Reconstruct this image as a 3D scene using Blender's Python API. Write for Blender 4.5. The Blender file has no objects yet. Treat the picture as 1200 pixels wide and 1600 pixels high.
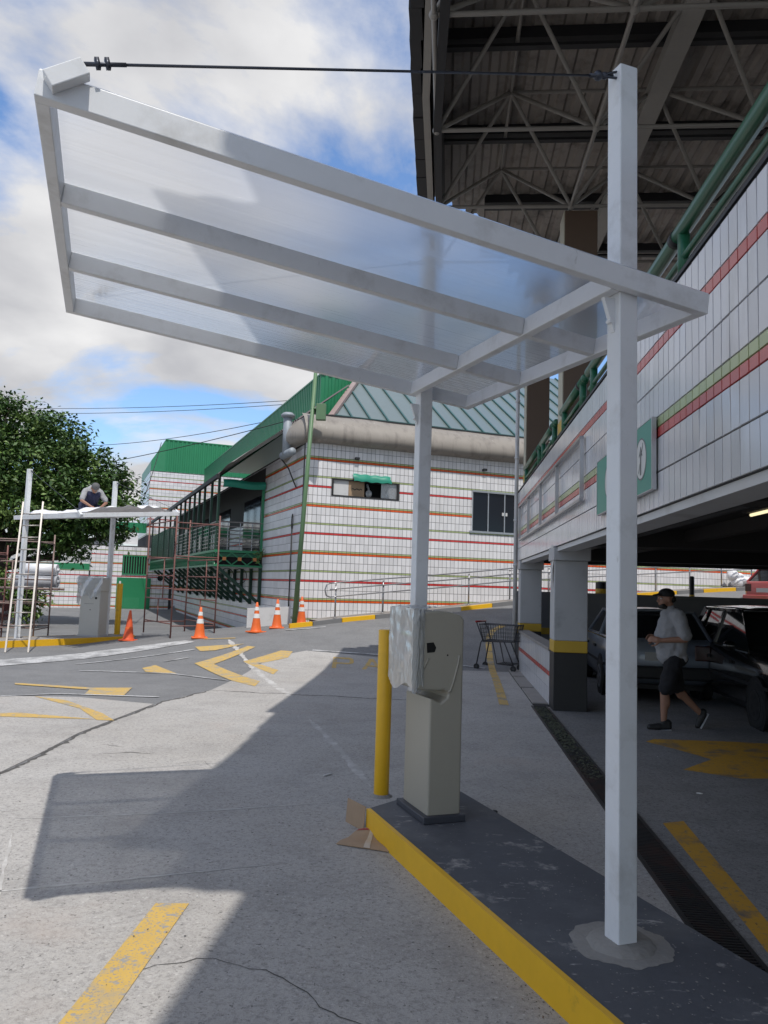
import bpy, bmesh, math, random
from math import sin, cos, pi, radians as rad
from mathutils import Vector, Matrix, noise
from mathutils.geometry import tessellate_polygon
random.seed(7)
V = Vector
sc = bpy.context.scene
COL = sc.collection
# ------------------------------------------------------------------ camera
CAM_H = 1.68
up = V((400., -12500., 1200.)).normalized()          # world up, in camera axes (x right, y down, z forward)
fw = (V((0, 0, 1)) - up * up.z).normalized()
rt = fw.cross(up)
if rt.x < 0: rt = -rt
cr = V((rt.x, fw.x, up.x)); cd = V((rt.y, fw.y, up.y)); cf = V((rt.z, fw.z, up.z))
cam_d = bpy.data.cameras.new('camera'); cam = bpy.data.objects.new('camera', cam_d); COL.objects.link(cam)
cam.matrix_world = Matrix((( cr.x, -cd.x, -cf.x, 0), (cr.y, -cd.y, -cf.y, 0), (cr.z, -cd.z, -cf.z, CAM_H), (0, 0, 0, 1)))
cam_d.sensor_fit = 'VERTICAL'; cam_d.sensor_height = 36; cam_d.sensor_width = 27; cam_d.lens = 27.0
cam_d.clip_start = .05; cam_d.clip_end = 3000
sc.camera = cam
# ------------------------------------------------------------------ light
SUN = V((.14, -.425, .885)).normalized()             # towards the sun
sc.view_settings.view_transform = 'Standard'; sc.view_settings.look = 'None'
sc.view_settings.exposure = 0.34; sc.view_settings.gamma = 1; sc.view_settings.use_curve_mapping = False
sun_d = bpy.data.lights.new('sun', 'SUN'); sun_d.energy = 2.75; sun_d.angle = rad(.5); sun_d.color = (1, .96, .9)
sun = bpy.data.objects.new('sun', sun_d); COL.objects.link(sun)
sun.rotation_euler = SUN.to_track_quat('Z', 'Y').to_euler()
wd = bpy.data.worlds.new('World'); sc.world = wd; wd.use_nodes = True
nt = wd.node_tree; N = nt.nodes; Lk = nt.links; N.clear()
def nd(t, **k):
    n = N.new(t)
    for a, b in k.items(): setattr(n, a, b)
    return n
sky = nd('ShaderNodeTexSky', sky_type='NISHITA', sun_disc=False)
sky.sun_elevation = math.asin(SUN.z); sky.sun_rotation = math.atan2(SUN.x, SUN.y); sky.air_density = 1.0; sky.dust_density = .6; sky.ozone_density = 1.5
tc = nd('ShaderNodeTexCoord'); sep = nd('ShaderNodeSeparateXYZ'); Lk.new(tc.outputs['Generated'], sep.inputs[0])
za = nd('ShaderNodeMath', operation='ADD'); za.inputs[1].default_value = .22; Lk.new(sep.outputs[2], za.inputs[0])
zm = nd('ShaderNodeMath', operation='MAXIMUM'); zm.inputs[1].default_value = .05; Lk.new(za.outputs[0], zm.inputs[0])
dx = nd('ShaderNodeMath', operation='DIVIDE'); Lk.new(sep.outputs[0], dx.inputs[0]); Lk.new(zm.outputs[0], dx.inputs[1])
dy = nd('ShaderNodeMath', operation='DIVIDE'); Lk.new(sep.outputs[1], dy.inputs[0]); Lk.new(zm.outputs[0], dy.inputs[1])
cmb = nd('ShaderNodeCombineXYZ'); Lk.new(dx.outputs[0], cmb.inputs[0]); Lk.new(dy.outputs[0], cmb.inputs[1])
def noi(scale, det, off, rough=.55, dist=0.):
    mp = nd('ShaderNodeMapping'); mp.inputs['Location'].default_value = off; Lk.new(cmb.outputs[0], mp.inputs[0])
    n = nd('ShaderNodeTexNoise'); n.inputs['Scale'].default_value = scale; n.inputs['Detail'].default_value = det
    n.inputs['Roughness'].default_value = rough; n.inputs['Distortion'].default_value = dist; Lk.new(mp.outputs[0], n.inputs[0]); return n
CLOUD_OFF = (16.008956770859324, 3.8687123603848006, 0)
n1 = noi(1.15, 12, CLOUD_OFF, .58, .25)
rp = nd('ShaderNodeValToRGB'); rp.color_ramp.elements[0].position = .43; rp.color_ramp.elements[1].position = .54
rp.color_ramp.elements[0].color = (0, 0, 0, 1); rp.color_ramp.elements[1].color = (1, 1, 1, 1); Lk.new(n1.outputs[0], rp.inputs[0])
n2 = noi(2.3, 7, (8.2, 4.4, 0), .5, .2)
rc = nd('ShaderNodeValToRGB'); rc.color_ramp.elements[0].position = .34; rc.color_ramp.elements[1].position = .66
rc.color_ramp.elements[0].color = (3.05, 3.08, 3.25, 1); rc.color_ramp.elements[1].color = (5.0, 4.98, 5.0, 1); Lk.new(n2.outputs[0], rc.inputs[0])
skm = nd('ShaderNodeMixRGB', blend_type='MULTIPLY'); skm.inputs[0].default_value = 1; skm.inputs[2].default_value = (.86, 1.0, 1.16, 1); Lk.new(sky.outputs[0], skm.inputs[1])
mx = nd('ShaderNodeMixRGB'); Lk.new(rp.outputs[0], mx.inputs[0]); Lk.new(skm.outputs[0], mx.inputs[1]); Lk.new(rc.outputs[0], mx.inputs[2])
bg = nd('ShaderNodeBackground'); bg.inputs[1].default_value = .14; Lk.new(mx.outputs[0], bg.inputs[0])
wo = nd('ShaderNodeOutputWorld'); Lk.new(bg.outputs[0], wo.inputs[0])

# ------------------------------------------------------------------ materials
def mat(name, col, rough=.6, metal=0., var=.0, vscale=3., bump=0., bscale=60., spec=.5, stains=None, island=0., objr=0., coat=0.):
    """principled material; var: soft world-space tone variation; stains: (colour, scale, lo, hi); island: per-piece tone"""
    m = bpy.data.materials.new(name); m.use_nodes = True
    t = m.node_tree; p = t.nodes['Principled BSDF']; L = t.links
    p.inputs['Roughness'].default_value = rough; p.inputs['Metallic'].default_value = metal
    p.inputs['Specular IOR Level'].default_value = spec; p.inputs['Coat Weight'].default_value = coat
    c4 = (*col, 1); p.inputs['Base Color'].default_value = c4
    geo = t.nodes.new('ShaderNodeNewGeometry'); src = None
    def mult(src, fac_out, lo, hi):
        mr = t.nodes.new('ShaderNodeMapRange'); mr.inputs[1].default_value = 0.; mr.inputs[2].default_value = 1.
        mr.inputs[3].default_value = lo; mr.inputs[4].default_value = hi; L.new(fac_out, mr.inputs[0])
        x = t.nodes.new('ShaderNodeVectorMath'); x.operation = 'SCALE'
        if src is None: x.inputs[0].default_value = col
        else: L.new(src, x.inputs[0])
        L.new(mr.outputs[0], x.inputs['Scale']); return x.outputs[0]
    if var:
        for s, k in ((vscale, 1.), (vscale * 6.3, .5)):
            n = t.nodes.new('ShaderNodeTexNoise'); n.inputs['Scale'].default_value = s; n.inputs['Detail'].default_value = 6; n.inputs['Roughness'].default_value = .6
            L.new(geo.outputs['Position'], n.inputs[0]); src = mult(src, n.outputs[0], 1 - var * k * 1.6, 1 + var * k * 1.6)
    if island: src = mult(src, geo.outputs['Random Per Island'], 1 - island, 1 + island * .6)
    if objr:
        oi = t.nodes.new('ShaderNodeObjectInfo'); src = mult(src, oi.outputs['Random'], 1 - objr, 1 + objr * .6)
    for st in (stains or []):
        n = t.nodes.new('ShaderNodeTexNoise'); n.inputs['Scale'].default_value = st[1]; n.inputs['Detail'].default_value = 8; n.inputs['Roughness'].default_value = .65
        mp = t.nodes.new('ShaderNodeMapping'); mp.inputs['Location'].default_value = (st[1] * 1.3, 4.2, 1.1)
        if len(st) > 4: mp.inputs['Scale'].default_value = st[4]
        L.new(geo.outputs['Position'], mp.inputs[0]); L.new(mp.outputs[0], n.inputs[0])
        r = t.nodes.new('ShaderNodeMapRange'); r.inputs[1].default_value = st[2]; r.inputs[2].default_value = st[3]; L.new(n.outputs[0], r.inputs[0])
        x = t.nodes.new('ShaderNodeMixRGB'); L.new(r.outputs[0], x.inputs[0]); x.inputs[2].default_value = (*st[0], 1)
        if src is None: x.inputs[1].default_value = c4
        else: L.new(src, x.inputs[1])
        src = x.outputs[0]
    if src is not None: L.new(src, p.inputs['Base Color'])
    if bump:
        n = t.nodes.new('ShaderNodeTexNoise'); n.inputs['Scale'].default_value = bscale; n.inputs['Detail'].default_value = 4
        L.new(geo.outputs['Position'], n.inputs[0]); b = t.nodes.new('ShaderNodeBump'); b.inputs['Strength'].default_value = bump; b.inputs['Distance'].default_value = .01
        L.new(n.outputs[0], b.inputs['Height']); L.new(b.outputs[0], p.inputs['Normal'])
    return m
def ground_mat(name, base, dark, light, speck, sp=1.0, patch=.16):
    m = bpy.data.materials.new(name); m.use_nodes = True
    t = m.node_tree; p = t.nodes['Principled BSDF']; L = t.links; p.inputs['Roughness'].default_value = .85; p.inputs['Specular IOR Level'].default_value = .3
    g = t.nodes.new('ShaderNodeNewGeometry')
    def nz(s, d=6, r=.6, scl=None, loc=(0, 0, 0)):
        mp = t.nodes.new('ShaderNodeMapping'); mp.inputs['Location'].default_value = loc
        if scl: mp.inputs['Scale'].default_value = scl
        L.new(g.outputs['Position'], mp.inputs[0])
        n = t.nodes.new('ShaderNodeTexNoise'); n.inputs['Scale'].default_value = s; n.inputs['Detail'].default_value = d; n.inputs['Roughness'].default_value = r
        L.new(mp.outputs[0], n.inputs[0]); return n.outputs[0]
    def ramp(o, a, b):
        r = t.nodes.new('ShaderNodeMapRange'); r.inputs[1].default_value = a; r.inputs[2].default_value = b; L.new(o, r.inputs[0]); return r.outputs[0]
    def mix(f, a, b, mul=1.):
        x = t.nodes.new('ShaderNodeMixRGB')
        if mul != 1.:
            q = t.nodes.new('ShaderNodeMath'); q.operation = 'MULTIPLY'; q.inputs[1].default_value = mul; L.new(f, q.inputs[0]); f = q.outputs[0]
        L.new(f, x.inputs[0])
        for i, c in ((1, a), (2, b)):
            if isinstance(c, tuple): x.inputs[i].default_value = (*c, 1)
            else: L.new(c, x.inputs[i])
        return x.outputs[0]
    c = mix(ramp(nz(.55), .35, .68), base, light, .8)
    c = mix(ramp(nz(1.7, 8, .65, None, (5, 3, 0)), .48, .72), c, dark, .55)
    c = mix(ramp(nz(.9, 8, .7, (.4, 1.5, 1), (9, 1, 0)), .55, .75), c, dark, .5)          # tyre-worn streaks
    c = mix(ramp(nz(5.5, 6, .6, None, (1, 8, 0)), .55, .8), c, dark, .3)
    fine = nz(95, 4, .8)
    c = mix(ramp(fine, .50, .62), c, speck, sp)
    c = mix(ramp(nz(30, 5, .8, None, (2, 7, 0)), .50, .62), c, dark, .75)
    vo = t.nodes.new('ShaderNodeTexVoronoi'); vo.inputs['Scale'].default_value = 42; L.new(g.outputs['Position'], vo.inputs[0])
    c = mix(ramp(vo.outputs['Color'], .55, 1.), c, light, .35)
    n4 = nz(40, 4, .65, None, (3, 3, 3)); c = mix(ramp(n4, .615, .67), c, tuple(x * .45 for x in dark), .8)
    n5 = nz(46, 3, .6, None, (9, 1, 3)); c = mix(ramp(n5, .62, .70), c, tuple(min(.7, x * 1.25) for x in light), .6)
    c = mix(ramp(nz(.75, 5, .6, None, (14, 6, 0)), .60, .78), c, tuple(x * y for x, y in zip(base, (1.0, .88, .82))), .5)
    L.new(c, p.inputs['Base Color'])
    b = t.nodes.new('ShaderNodeBump'); b.inputs['Strength'].default_value = .55; b.inputs['Distance'].default_value = .006
    L.new(fine, b.inputs['Height']); L.new(b.outputs[0], p.inputs['Normal']); return m
MAT = {}
def M_(k, *a, **kw): MAT[k] = mat(k, *a, **kw)
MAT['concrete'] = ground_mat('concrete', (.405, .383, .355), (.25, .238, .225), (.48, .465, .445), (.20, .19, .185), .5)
MAT['shaded_garage_floor'] = ground_mat('shaded_garage_floor', (.20, .195, .19), (.11, .108, .105), (.25, .245, .24), (.09, .088, .085), .5)  # same concrete darkened: the garage's shade is put into the colour
MAT['asphalt'] = ground_mat('asphalt', (.185, .187, .19), (.13, .13, .133), (.24, .24, .24), (.09, .09, .092), .5)
M_('white_paint_steel', (.70, .715, .73), .36, var=.04, vscale=3, bump=.05, bscale=18, stains=[((.50, .50, .49), 5., .52, .80), ((.36, .35, .33), 14., .68, .76, (1, 1, .3))])
M_('tile_white', (.66, .66, .68), .17, var=.03, vscale=1.2, island=.07, objr=.09, spec=.5, stains=[((.42, .41, .40), 1.6, .58, .85, (1, 1, .35))])
M_('tile_red', (.52, .075, .065), .25, var=.05, island=.1, objr=.1)
M_('stripe_red', (.58, .055, .055), .25, var=.05, island=.1)
M_('wall_white', (.74, .73, .74), .3, var=.04, vscale=.6, island=.10, stains=[((.45, .44, .42), .9, .60, .85, (1, 1, .25))])
M_('tile_orange', (.70, .105, .02), .25, var=.05, island=.1)
M_('tile_green', (.40, .47, .23), .25, var=.05, island=.1, objr=.1)
M_('grout', (.05, .05, .052), .9, var=.1)
M_('plain_white', (.60, .60, .60), .6, var=.06, vscale=1.5, bump=.05, bscale=20, stains=[((.36, .35, .33), 2.2, .55, .85)])
M_('grey_paint', (.42, .425, .43), .6, var=.06, vscale=1.2, stains=[((.26, .26, .26), 3., .6, .85)])
M_('brown_paint', (.115, .075, .052), .6, var=.08, vscale=1.5)
M_('lit_brown', (.45, .42, .33), .6, var=.06)  # brown column's left face with daylight put into the colour
M_('yellow_paint', (.78, .44, .014), .45, var=.07, vscale=3, stains=[((.33, .2, .03), 5., .62, .8)])
M_('yellow_band', (.52, .33, .03), .5, var=.06)
M_('black_paint', (.016, .016, .017), .5, var=.1)
M_('road_yellow', (.55, .36, .09), .8, var=.08, vscale=4, stains=[((.30, .285, .25), 3.5, .50, .68), ((.29, .28, .26), 22., .55, .62), ((.25, .24, .23), 80., .56, .62)])
M_('road_white', (.50, .50, .50), .8, var=.08, vscale=3, stains=[((.22, .22, .22), 2.5, .44, .62), ((.22, .22, .22), 30., .54, .62)])
M_('chalk_white', (.52, .51, .49), .9, stains=[((.40, .385, .365), 6., .40, .56)])
M_('garage_yellow', (.46, .245, .02), .8, var=.1, vscale=3, stains=[((.13, .11, .09), 3.5, .52, .68), ((.2, .15, .08), 30., .56, .66)])
M_('grey_wall', (.20, .20, .205), .8, var=.1)
M_('white_plastic', (.80, .80, .82), .35, var=.03)
M_('green_dark', (.010, .045, .026), .45, var=.1)
M_('rim_shaded', (.03, .03, .03), .5)  # darker copy of the rim colour, shade painted in for the black car
M_('crack', (.09, .085, .08), .95)
M_('island_grey', (.080, .084, .096), .75, var=.15, vscale=2.5, bump=.15, bscale=40, stains=[((.30, .29, .28), 4.2, .60, .68), ((.14, .145, .155), 1.3, .5, .75), ((.34, .33, .32), 11., .62, .68, (.5, 1.6, 1)), ((.42, .41, .40), 38., .66, .71)])
M_('cement', (.25, .24, .225), .95, var=.12, vscale=8, bump=.5, bscale=30)
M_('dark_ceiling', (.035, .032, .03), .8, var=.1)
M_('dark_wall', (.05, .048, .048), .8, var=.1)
M_('roof_steel', (.31, .275, .245), .55, .0, var=.12, vscale=1.2, stains=[((.075, .065, .058), 2.3, .5, .75)])
M_('truss_paint', (.27, .25, .225), .5, var=.08)
M_('roof_beam', (.34, .32, .29), .5, var=.08)
M_('black_flashing', (.02, .02, .022), .6)
M_('green_steel', (.018, .115, .058), .35, var=.1)
M_('green_light', (.03, .22, .10), .4, var=.08)
M_('green_sheet', (.018, .20, .085), .45, var=.08, vscale=1.)
M_('green_pole', (.11, .20, .10), .5, var=.12, vscale=2)
M_('teal_sign', (.045, .27, .20), .4, var=.03)
M_('sign_white', (.62, .62, .60), .4)
M_('sign_grey', (.14, .14, .14), .5)
M_('aluminium', (.45, .45, .46), .35, .8)
M_('galvanised', (.27, .30, .33), .6, .2, var=.08)
M_('grating', (.03, .028, .027), .6, .3, stains=[((.055, .03, .025), 3., .5, .62)])
M_('black_void', (.008, .008, .008), .9)
M_('terminal', (.36, .335, .275), .42, var=.03)
M_('terminal_sunlit', (.50, .49, .45), .42, var=.03)  # lighter copy of the terminal colour, with sunlight painted in
M_('terminal_dark', (.045, .048, .06), .5)
M_('cardboard', (.36, .25, .16), .85, var=.08, vscale=10)
M_('tape', (.50, .42, .33), .5)
M_('red_print', (.35, .05, .05), .7)
M_('cone_orange', (.75, .14, .025), .5, var=.08)
M_('cone_faded', (.68, .10, .03), .6, var=.1)
M_('cone_white', (.72, .72, .70), .4, var=.08, vscale=8)
M_('scaffold_rust', (.19, .085, .072), .65, var=.2, vscale=6)
M_('scaffold_grey', (.24, .17, .15), .6, .2, var=.2, vscale=6)
M_('ladder_alu', (.42, .39, .36), .45, .5)
M_('gutter_shell', (.26, .235, .205), .5, var=.1, vscale=.8, stains=[((.15, .13, .115), 2.2, .50, .72, (1.6, 1.6, .12)), ((.5, .47, .42), 2.9, .62, .8, (2, 2, .1))])
M_('shingle', (.12, .10, .105), .7, var=.15, vscale=2)
M_('hip_cap', (.30, .23, .215), .6, var=.12)
M_('skylight_glass', (.15, .188, .186), .25, var=.07, vscale=.5, spec=.6)
M_('mullion', (.035, .10, .095), .4)
M_('dark_glass', (.006, .007, .012), .08, spec=.25)
M_('kerb_dark', (.17, .17, .172), .8, var=.1)
M_('balcony_shade', (.03, .03, .03), .7)  # near-black colour for shade painted on the wall behind the balcony
M_('tarp_teal', (.02, .25, .17), .5, var=.1)
M_('cable_steel', (.06, .065, .08), .4, .6)
M_('wire_black', (.02, .02, .02), .7)
M_('bark', (.07, .052, .04), .9, var=.2, vscale=8, bump=.5, bscale=15)
M_('leaf_a', (.056, .118, .020), .55, island=.35); M_('leaf_b', (.11, .175, .036), .55, island=.35); M_('leaf_c', (.034, .080, .016), .5, island=.35)
M_('skin', (.30, .155, .10), .55, var=.06, vscale=12); M_('skin_brown', (.26, .13, .085), .55)
M_('shirt_grey', (.30, .30, .31), .85, var=.05, vscale=9, bump=.2, bscale=70)
M_('shorts_dark', (.012, .012, .015), .9); M_('cap_black', (.012, .012, .013), .8); M_('shoe_black', (.014, .014, .014), .6); M_('sole_white', (.5, .5, .5), .6)
M_('hair', (.012, .010, .008), .7); M_('eye_white', (.6, .6, .58), .3); M_('navy_cloth', (.015, .018, .05), .85); M_('cap_grey', (.10, .10, .10), .8); M_('lips', (.22, .09, .07), .5)
M_('car_silver', (.25, .285, .34), .28, .6, coat=.6); M_('car_black', (.008, .008, .009), .18, coat=1.); M_('car_red', (.40, .07, .07), .3, coat=.6); M_('car_dark', (.03, .01, .012), .25, coat=.6)
M_('car_glass', (.012, .014, .016), .04, spec=.9); M_('tyre', (.018, .018, .018), .85); M_('rim', (.42, .43, .45), .35, .7); M_('chrome', (.6, .6, .6), .15, 1.)
M_('tail_red', (.035, .004, .004), .2); M_('lamp_clear', (.6, .6, .6), .1); M_('plate', (.45, .45, .43), .5)
M_('cart_red', (.33, .02, .02), .4); M_('cart_steel', (.05, .05, .055), .4, .5); M_('rubber', (.02, .02, .02), .8)
M_('white_slat', (.70, .70, .70), .5, var=.05); M_('film_roll', (.74, .75, .78), .4, var=.04); M_('roll_grey', (.42, .43, .46), .5, var=.04)
M_('paper', (.6, .59, .56), .8, var=.08); M_('foil', (.5, .5, .52), .25, .7, bump=1., bscale=30)
M_('orange_deco', (.62, .24, .08), .5); M_('rail_steel', (.33, .33, .34), .3, .8); M_('moss', (.06, .065, .04), .95, var=.3, vscale=12, bump=.8, bscale=50)
M_('cover_concrete', (.26, .24, .22), .9, var=.15, vscale=5, bump=.3, bscale=40); M_('leaf_litter', (.05, .035, .025), .9); M_('dirt_red', (.20, .12, .09), .95)
# thin materials that let light through
def thin(name, col, trans, transl, rough, gloss=.12, ribs=None, bump=0., fres=.9):
    m = bpy.data.materials.new(name); m.use_nodes = True; t = m.node_tree; L = t.links; t.nodes.clear()
    o = t.nodes.new('ShaderNodeOutputMaterial'); tr = t.nodes.new('ShaderNodeBsdfTransparent'); tl = t.nodes.new('ShaderNodeBsdfTranslucent'); df = t.nodes.new('ShaderNodeBsdfDiffuse'); gl = t.nodes.new('ShaderNodeBsdfGlossy')
    gl.inputs['Roughness'].default_value = rough
    for n in (tr, tl, df): n.inputs['Color'].default_value = (*col, 1)
    a = t.nodes.new('ShaderNodeMixShader'); a.inputs[0].default_value = transl; L.new(df.outputs[0], a.inputs[1]); L.new(tl.outputs[0], a.inputs[2])
    b = t.nodes.new('ShaderNodeMixShader'); b.inputs[0].default_value = trans; L.new(a.outputs[0], b.inputs[1]); L.new(tr.outputs[0], b.inputs[2])
    c = t.nodes.new('ShaderNodeMixShader'); fr = t.nodes.new('ShaderNodeFresnel'); fr.inputs[0].default_value = 1.5
    mm = t.nodes.new('ShaderNodeMath'); mm.operation = 'MULTIPLY_ADD'; mm.inputs[1].default_value = fres; mm.inputs[2].default_value = gloss * .25; L.new(fr.outputs[0], mm.inputs[0])
    L.new(mm.outputs[0], c.inputs[0]); L.new(b.outputs[0], c.inputs[1]); L.new(gl.outputs[0], c.inputs[2]); L.new(c.outputs[0], o.inputs[0])
    if ribs or bump:
        bp = t.nodes.new('ShaderNodeBump'); bp.inputs['Strength'].default_value = .35 if ribs else bump; bp.inputs['Distance'].default_value = .004
        if ribs:
            tcn = t.nodes.new('ShaderNodeTexCoord'); mp = t.nodes.new('ShaderNodeMapping'); mp.inputs['Scale'].default_value = ribs; L.new(tcn.outputs['Object'], mp.inputs[0])
            n = t.nodes.new('ShaderNodeTexNoise'); n.inputs['Scale'].default_value = 1; n.inputs['Detail'].default_value = 3; L.new(mp.outputs[0], n.inputs[0])
            mr = t.nodes.new('ShaderNodeMapRange'); mr.inputs[1].default_value = .3; mr.inputs[2].default_value = .7; mr.inputs[3].default_value = trans * .8; mr.inputs[4].default_value = trans * 1.2
            L.new(n.outputs[0], mr.inputs[0]); L.new(mr.outputs[0], b.inputs[0])
        else:
            g = t.nodes.new('ShaderNodeNewGeometry'); n = t.nodes.new('ShaderNodeTexNoise'); n.inputs['Scale'].default_value = 26; n.inputs['Detail'].default_value = 4; L.new(g.outputs['Position'], n.inputs[0])
        L.new(n.outputs[0], bp.inputs['Height'])
        for x in (gl, df, tl): L.new(bp.outputs[0], x.inputs['Normal'])
    MAT[name] = m
def multiwall(name):
    # ribbed multiwall sheet: scatters what is behind it, glows when the sun is on it
    m = bpy.data.materials.new(name); m.use_nodes = True; t = m.node_tree; L = t.links; t.nodes.clear()
    o = t.nodes.new('ShaderNodeOutputMaterial'); rf = t.nodes.new('ShaderNodeBsdfRefraction'); rf.inputs['IOR'].default_value = 1.045; rf.inputs['Roughness'].default_value = .45; rf.inputs['Color'].default_value = (.95, .96, .98, 1)
    tl = t.nodes.new('ShaderNodeBsdfTranslucent'); tl.inputs['Color'].default_value = (.82, .84, .88, 1); tr = t.nodes.new('ShaderNodeBsdfTransparent'); tr.inputs['Color'].default_value = (.85, .88, .9, 1); gl = t.nodes.new('ShaderNodeBsdfGlossy'); gl.inputs['Roughness'].default_value = .28
    tcn = t.nodes.new('ShaderNodeTexCoord'); mp = t.nodes.new('ShaderNodeMapping'); mp.inputs['Scale'].default_value = (1.2, 55, 1); L.new(tcn.outputs['Object'], mp.inputs[0])
    n = t.nodes.new('ShaderNodeTexNoise'); n.inputs['Scale'].default_value = 1; n.inputs['Detail'].default_value = 4; L.new(mp.outputs[0], n.inputs[0])
    bp = t.nodes.new('ShaderNodeBump'); bp.inputs['Strength'].default_value = .35; bp.inputs['Distance'].default_value = .004; L.new(n.outputs[0], bp.inputs['Height'])
    for x in (rf, tl, gl): L.new(bp.outputs[0], x.inputs['Normal'])
    mr = t.nodes.new('ShaderNodeMapRange'); mr.inputs[1].default_value = .25; mr.inputs[2].default_value = .75; mr.inputs[3].default_value = .20; mr.inputs[4].default_value = .40; L.new(n.outputs[0], mr.inputs[0])
    a = t.nodes.new('ShaderNodeMixShader'); L.new(mr.outputs[0], a.inputs[0]); L.new(rf.outputs[0], a.inputs[1]); L.new(tl.outputs[0], a.inputs[2])
    b = t.nodes.new('ShaderNodeMixShader'); b.inputs[0].default_value = .12; L.new(a.outputs[0], b.inputs[1]); L.new(tr.outputs[0], b.inputs[2])
    fr = t.nodes.new('ShaderNodeFresnel'); fr.inputs[0].default_value = 1.4; mm = t.nodes.new('ShaderNodeMath'); mm.operation = 'MULTIPLY'; mm.inputs[1].default_value = .28; L.new(fr.outputs[0], mm.inputs[0])
    c = t.nodes.new('ShaderNodeMixShader'); L.new(mm.outputs[0], c.inputs[0]); L.new(b.outputs[0], c.inputs[1]); L.new(gl.outputs[0], c.inputs[2]); L.new(c.outputs[0], o.inputs[0]); MAT[name] = m
multiwall('polycarbonate')
thin('plastic_film', (.86, .88, .90), .62, .6, .30, .25, bump=.35, fres=.5)
thin('white_film', (.85, .85, .88), .03, .3, .4, .3, bump=.5)
def emis(name, col, s):
    m = bpy.data.materials.new(name); m.use_nodes = True; p = m.node_tree.nodes['Principled BSDF']
    p.inputs['Emission Color'].default_value = (*col, 1); p.inputs['Emission Strength'].default_value = s; MAT[name] = m
emis('tube_light', (1., .86, .5), .9)

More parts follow.
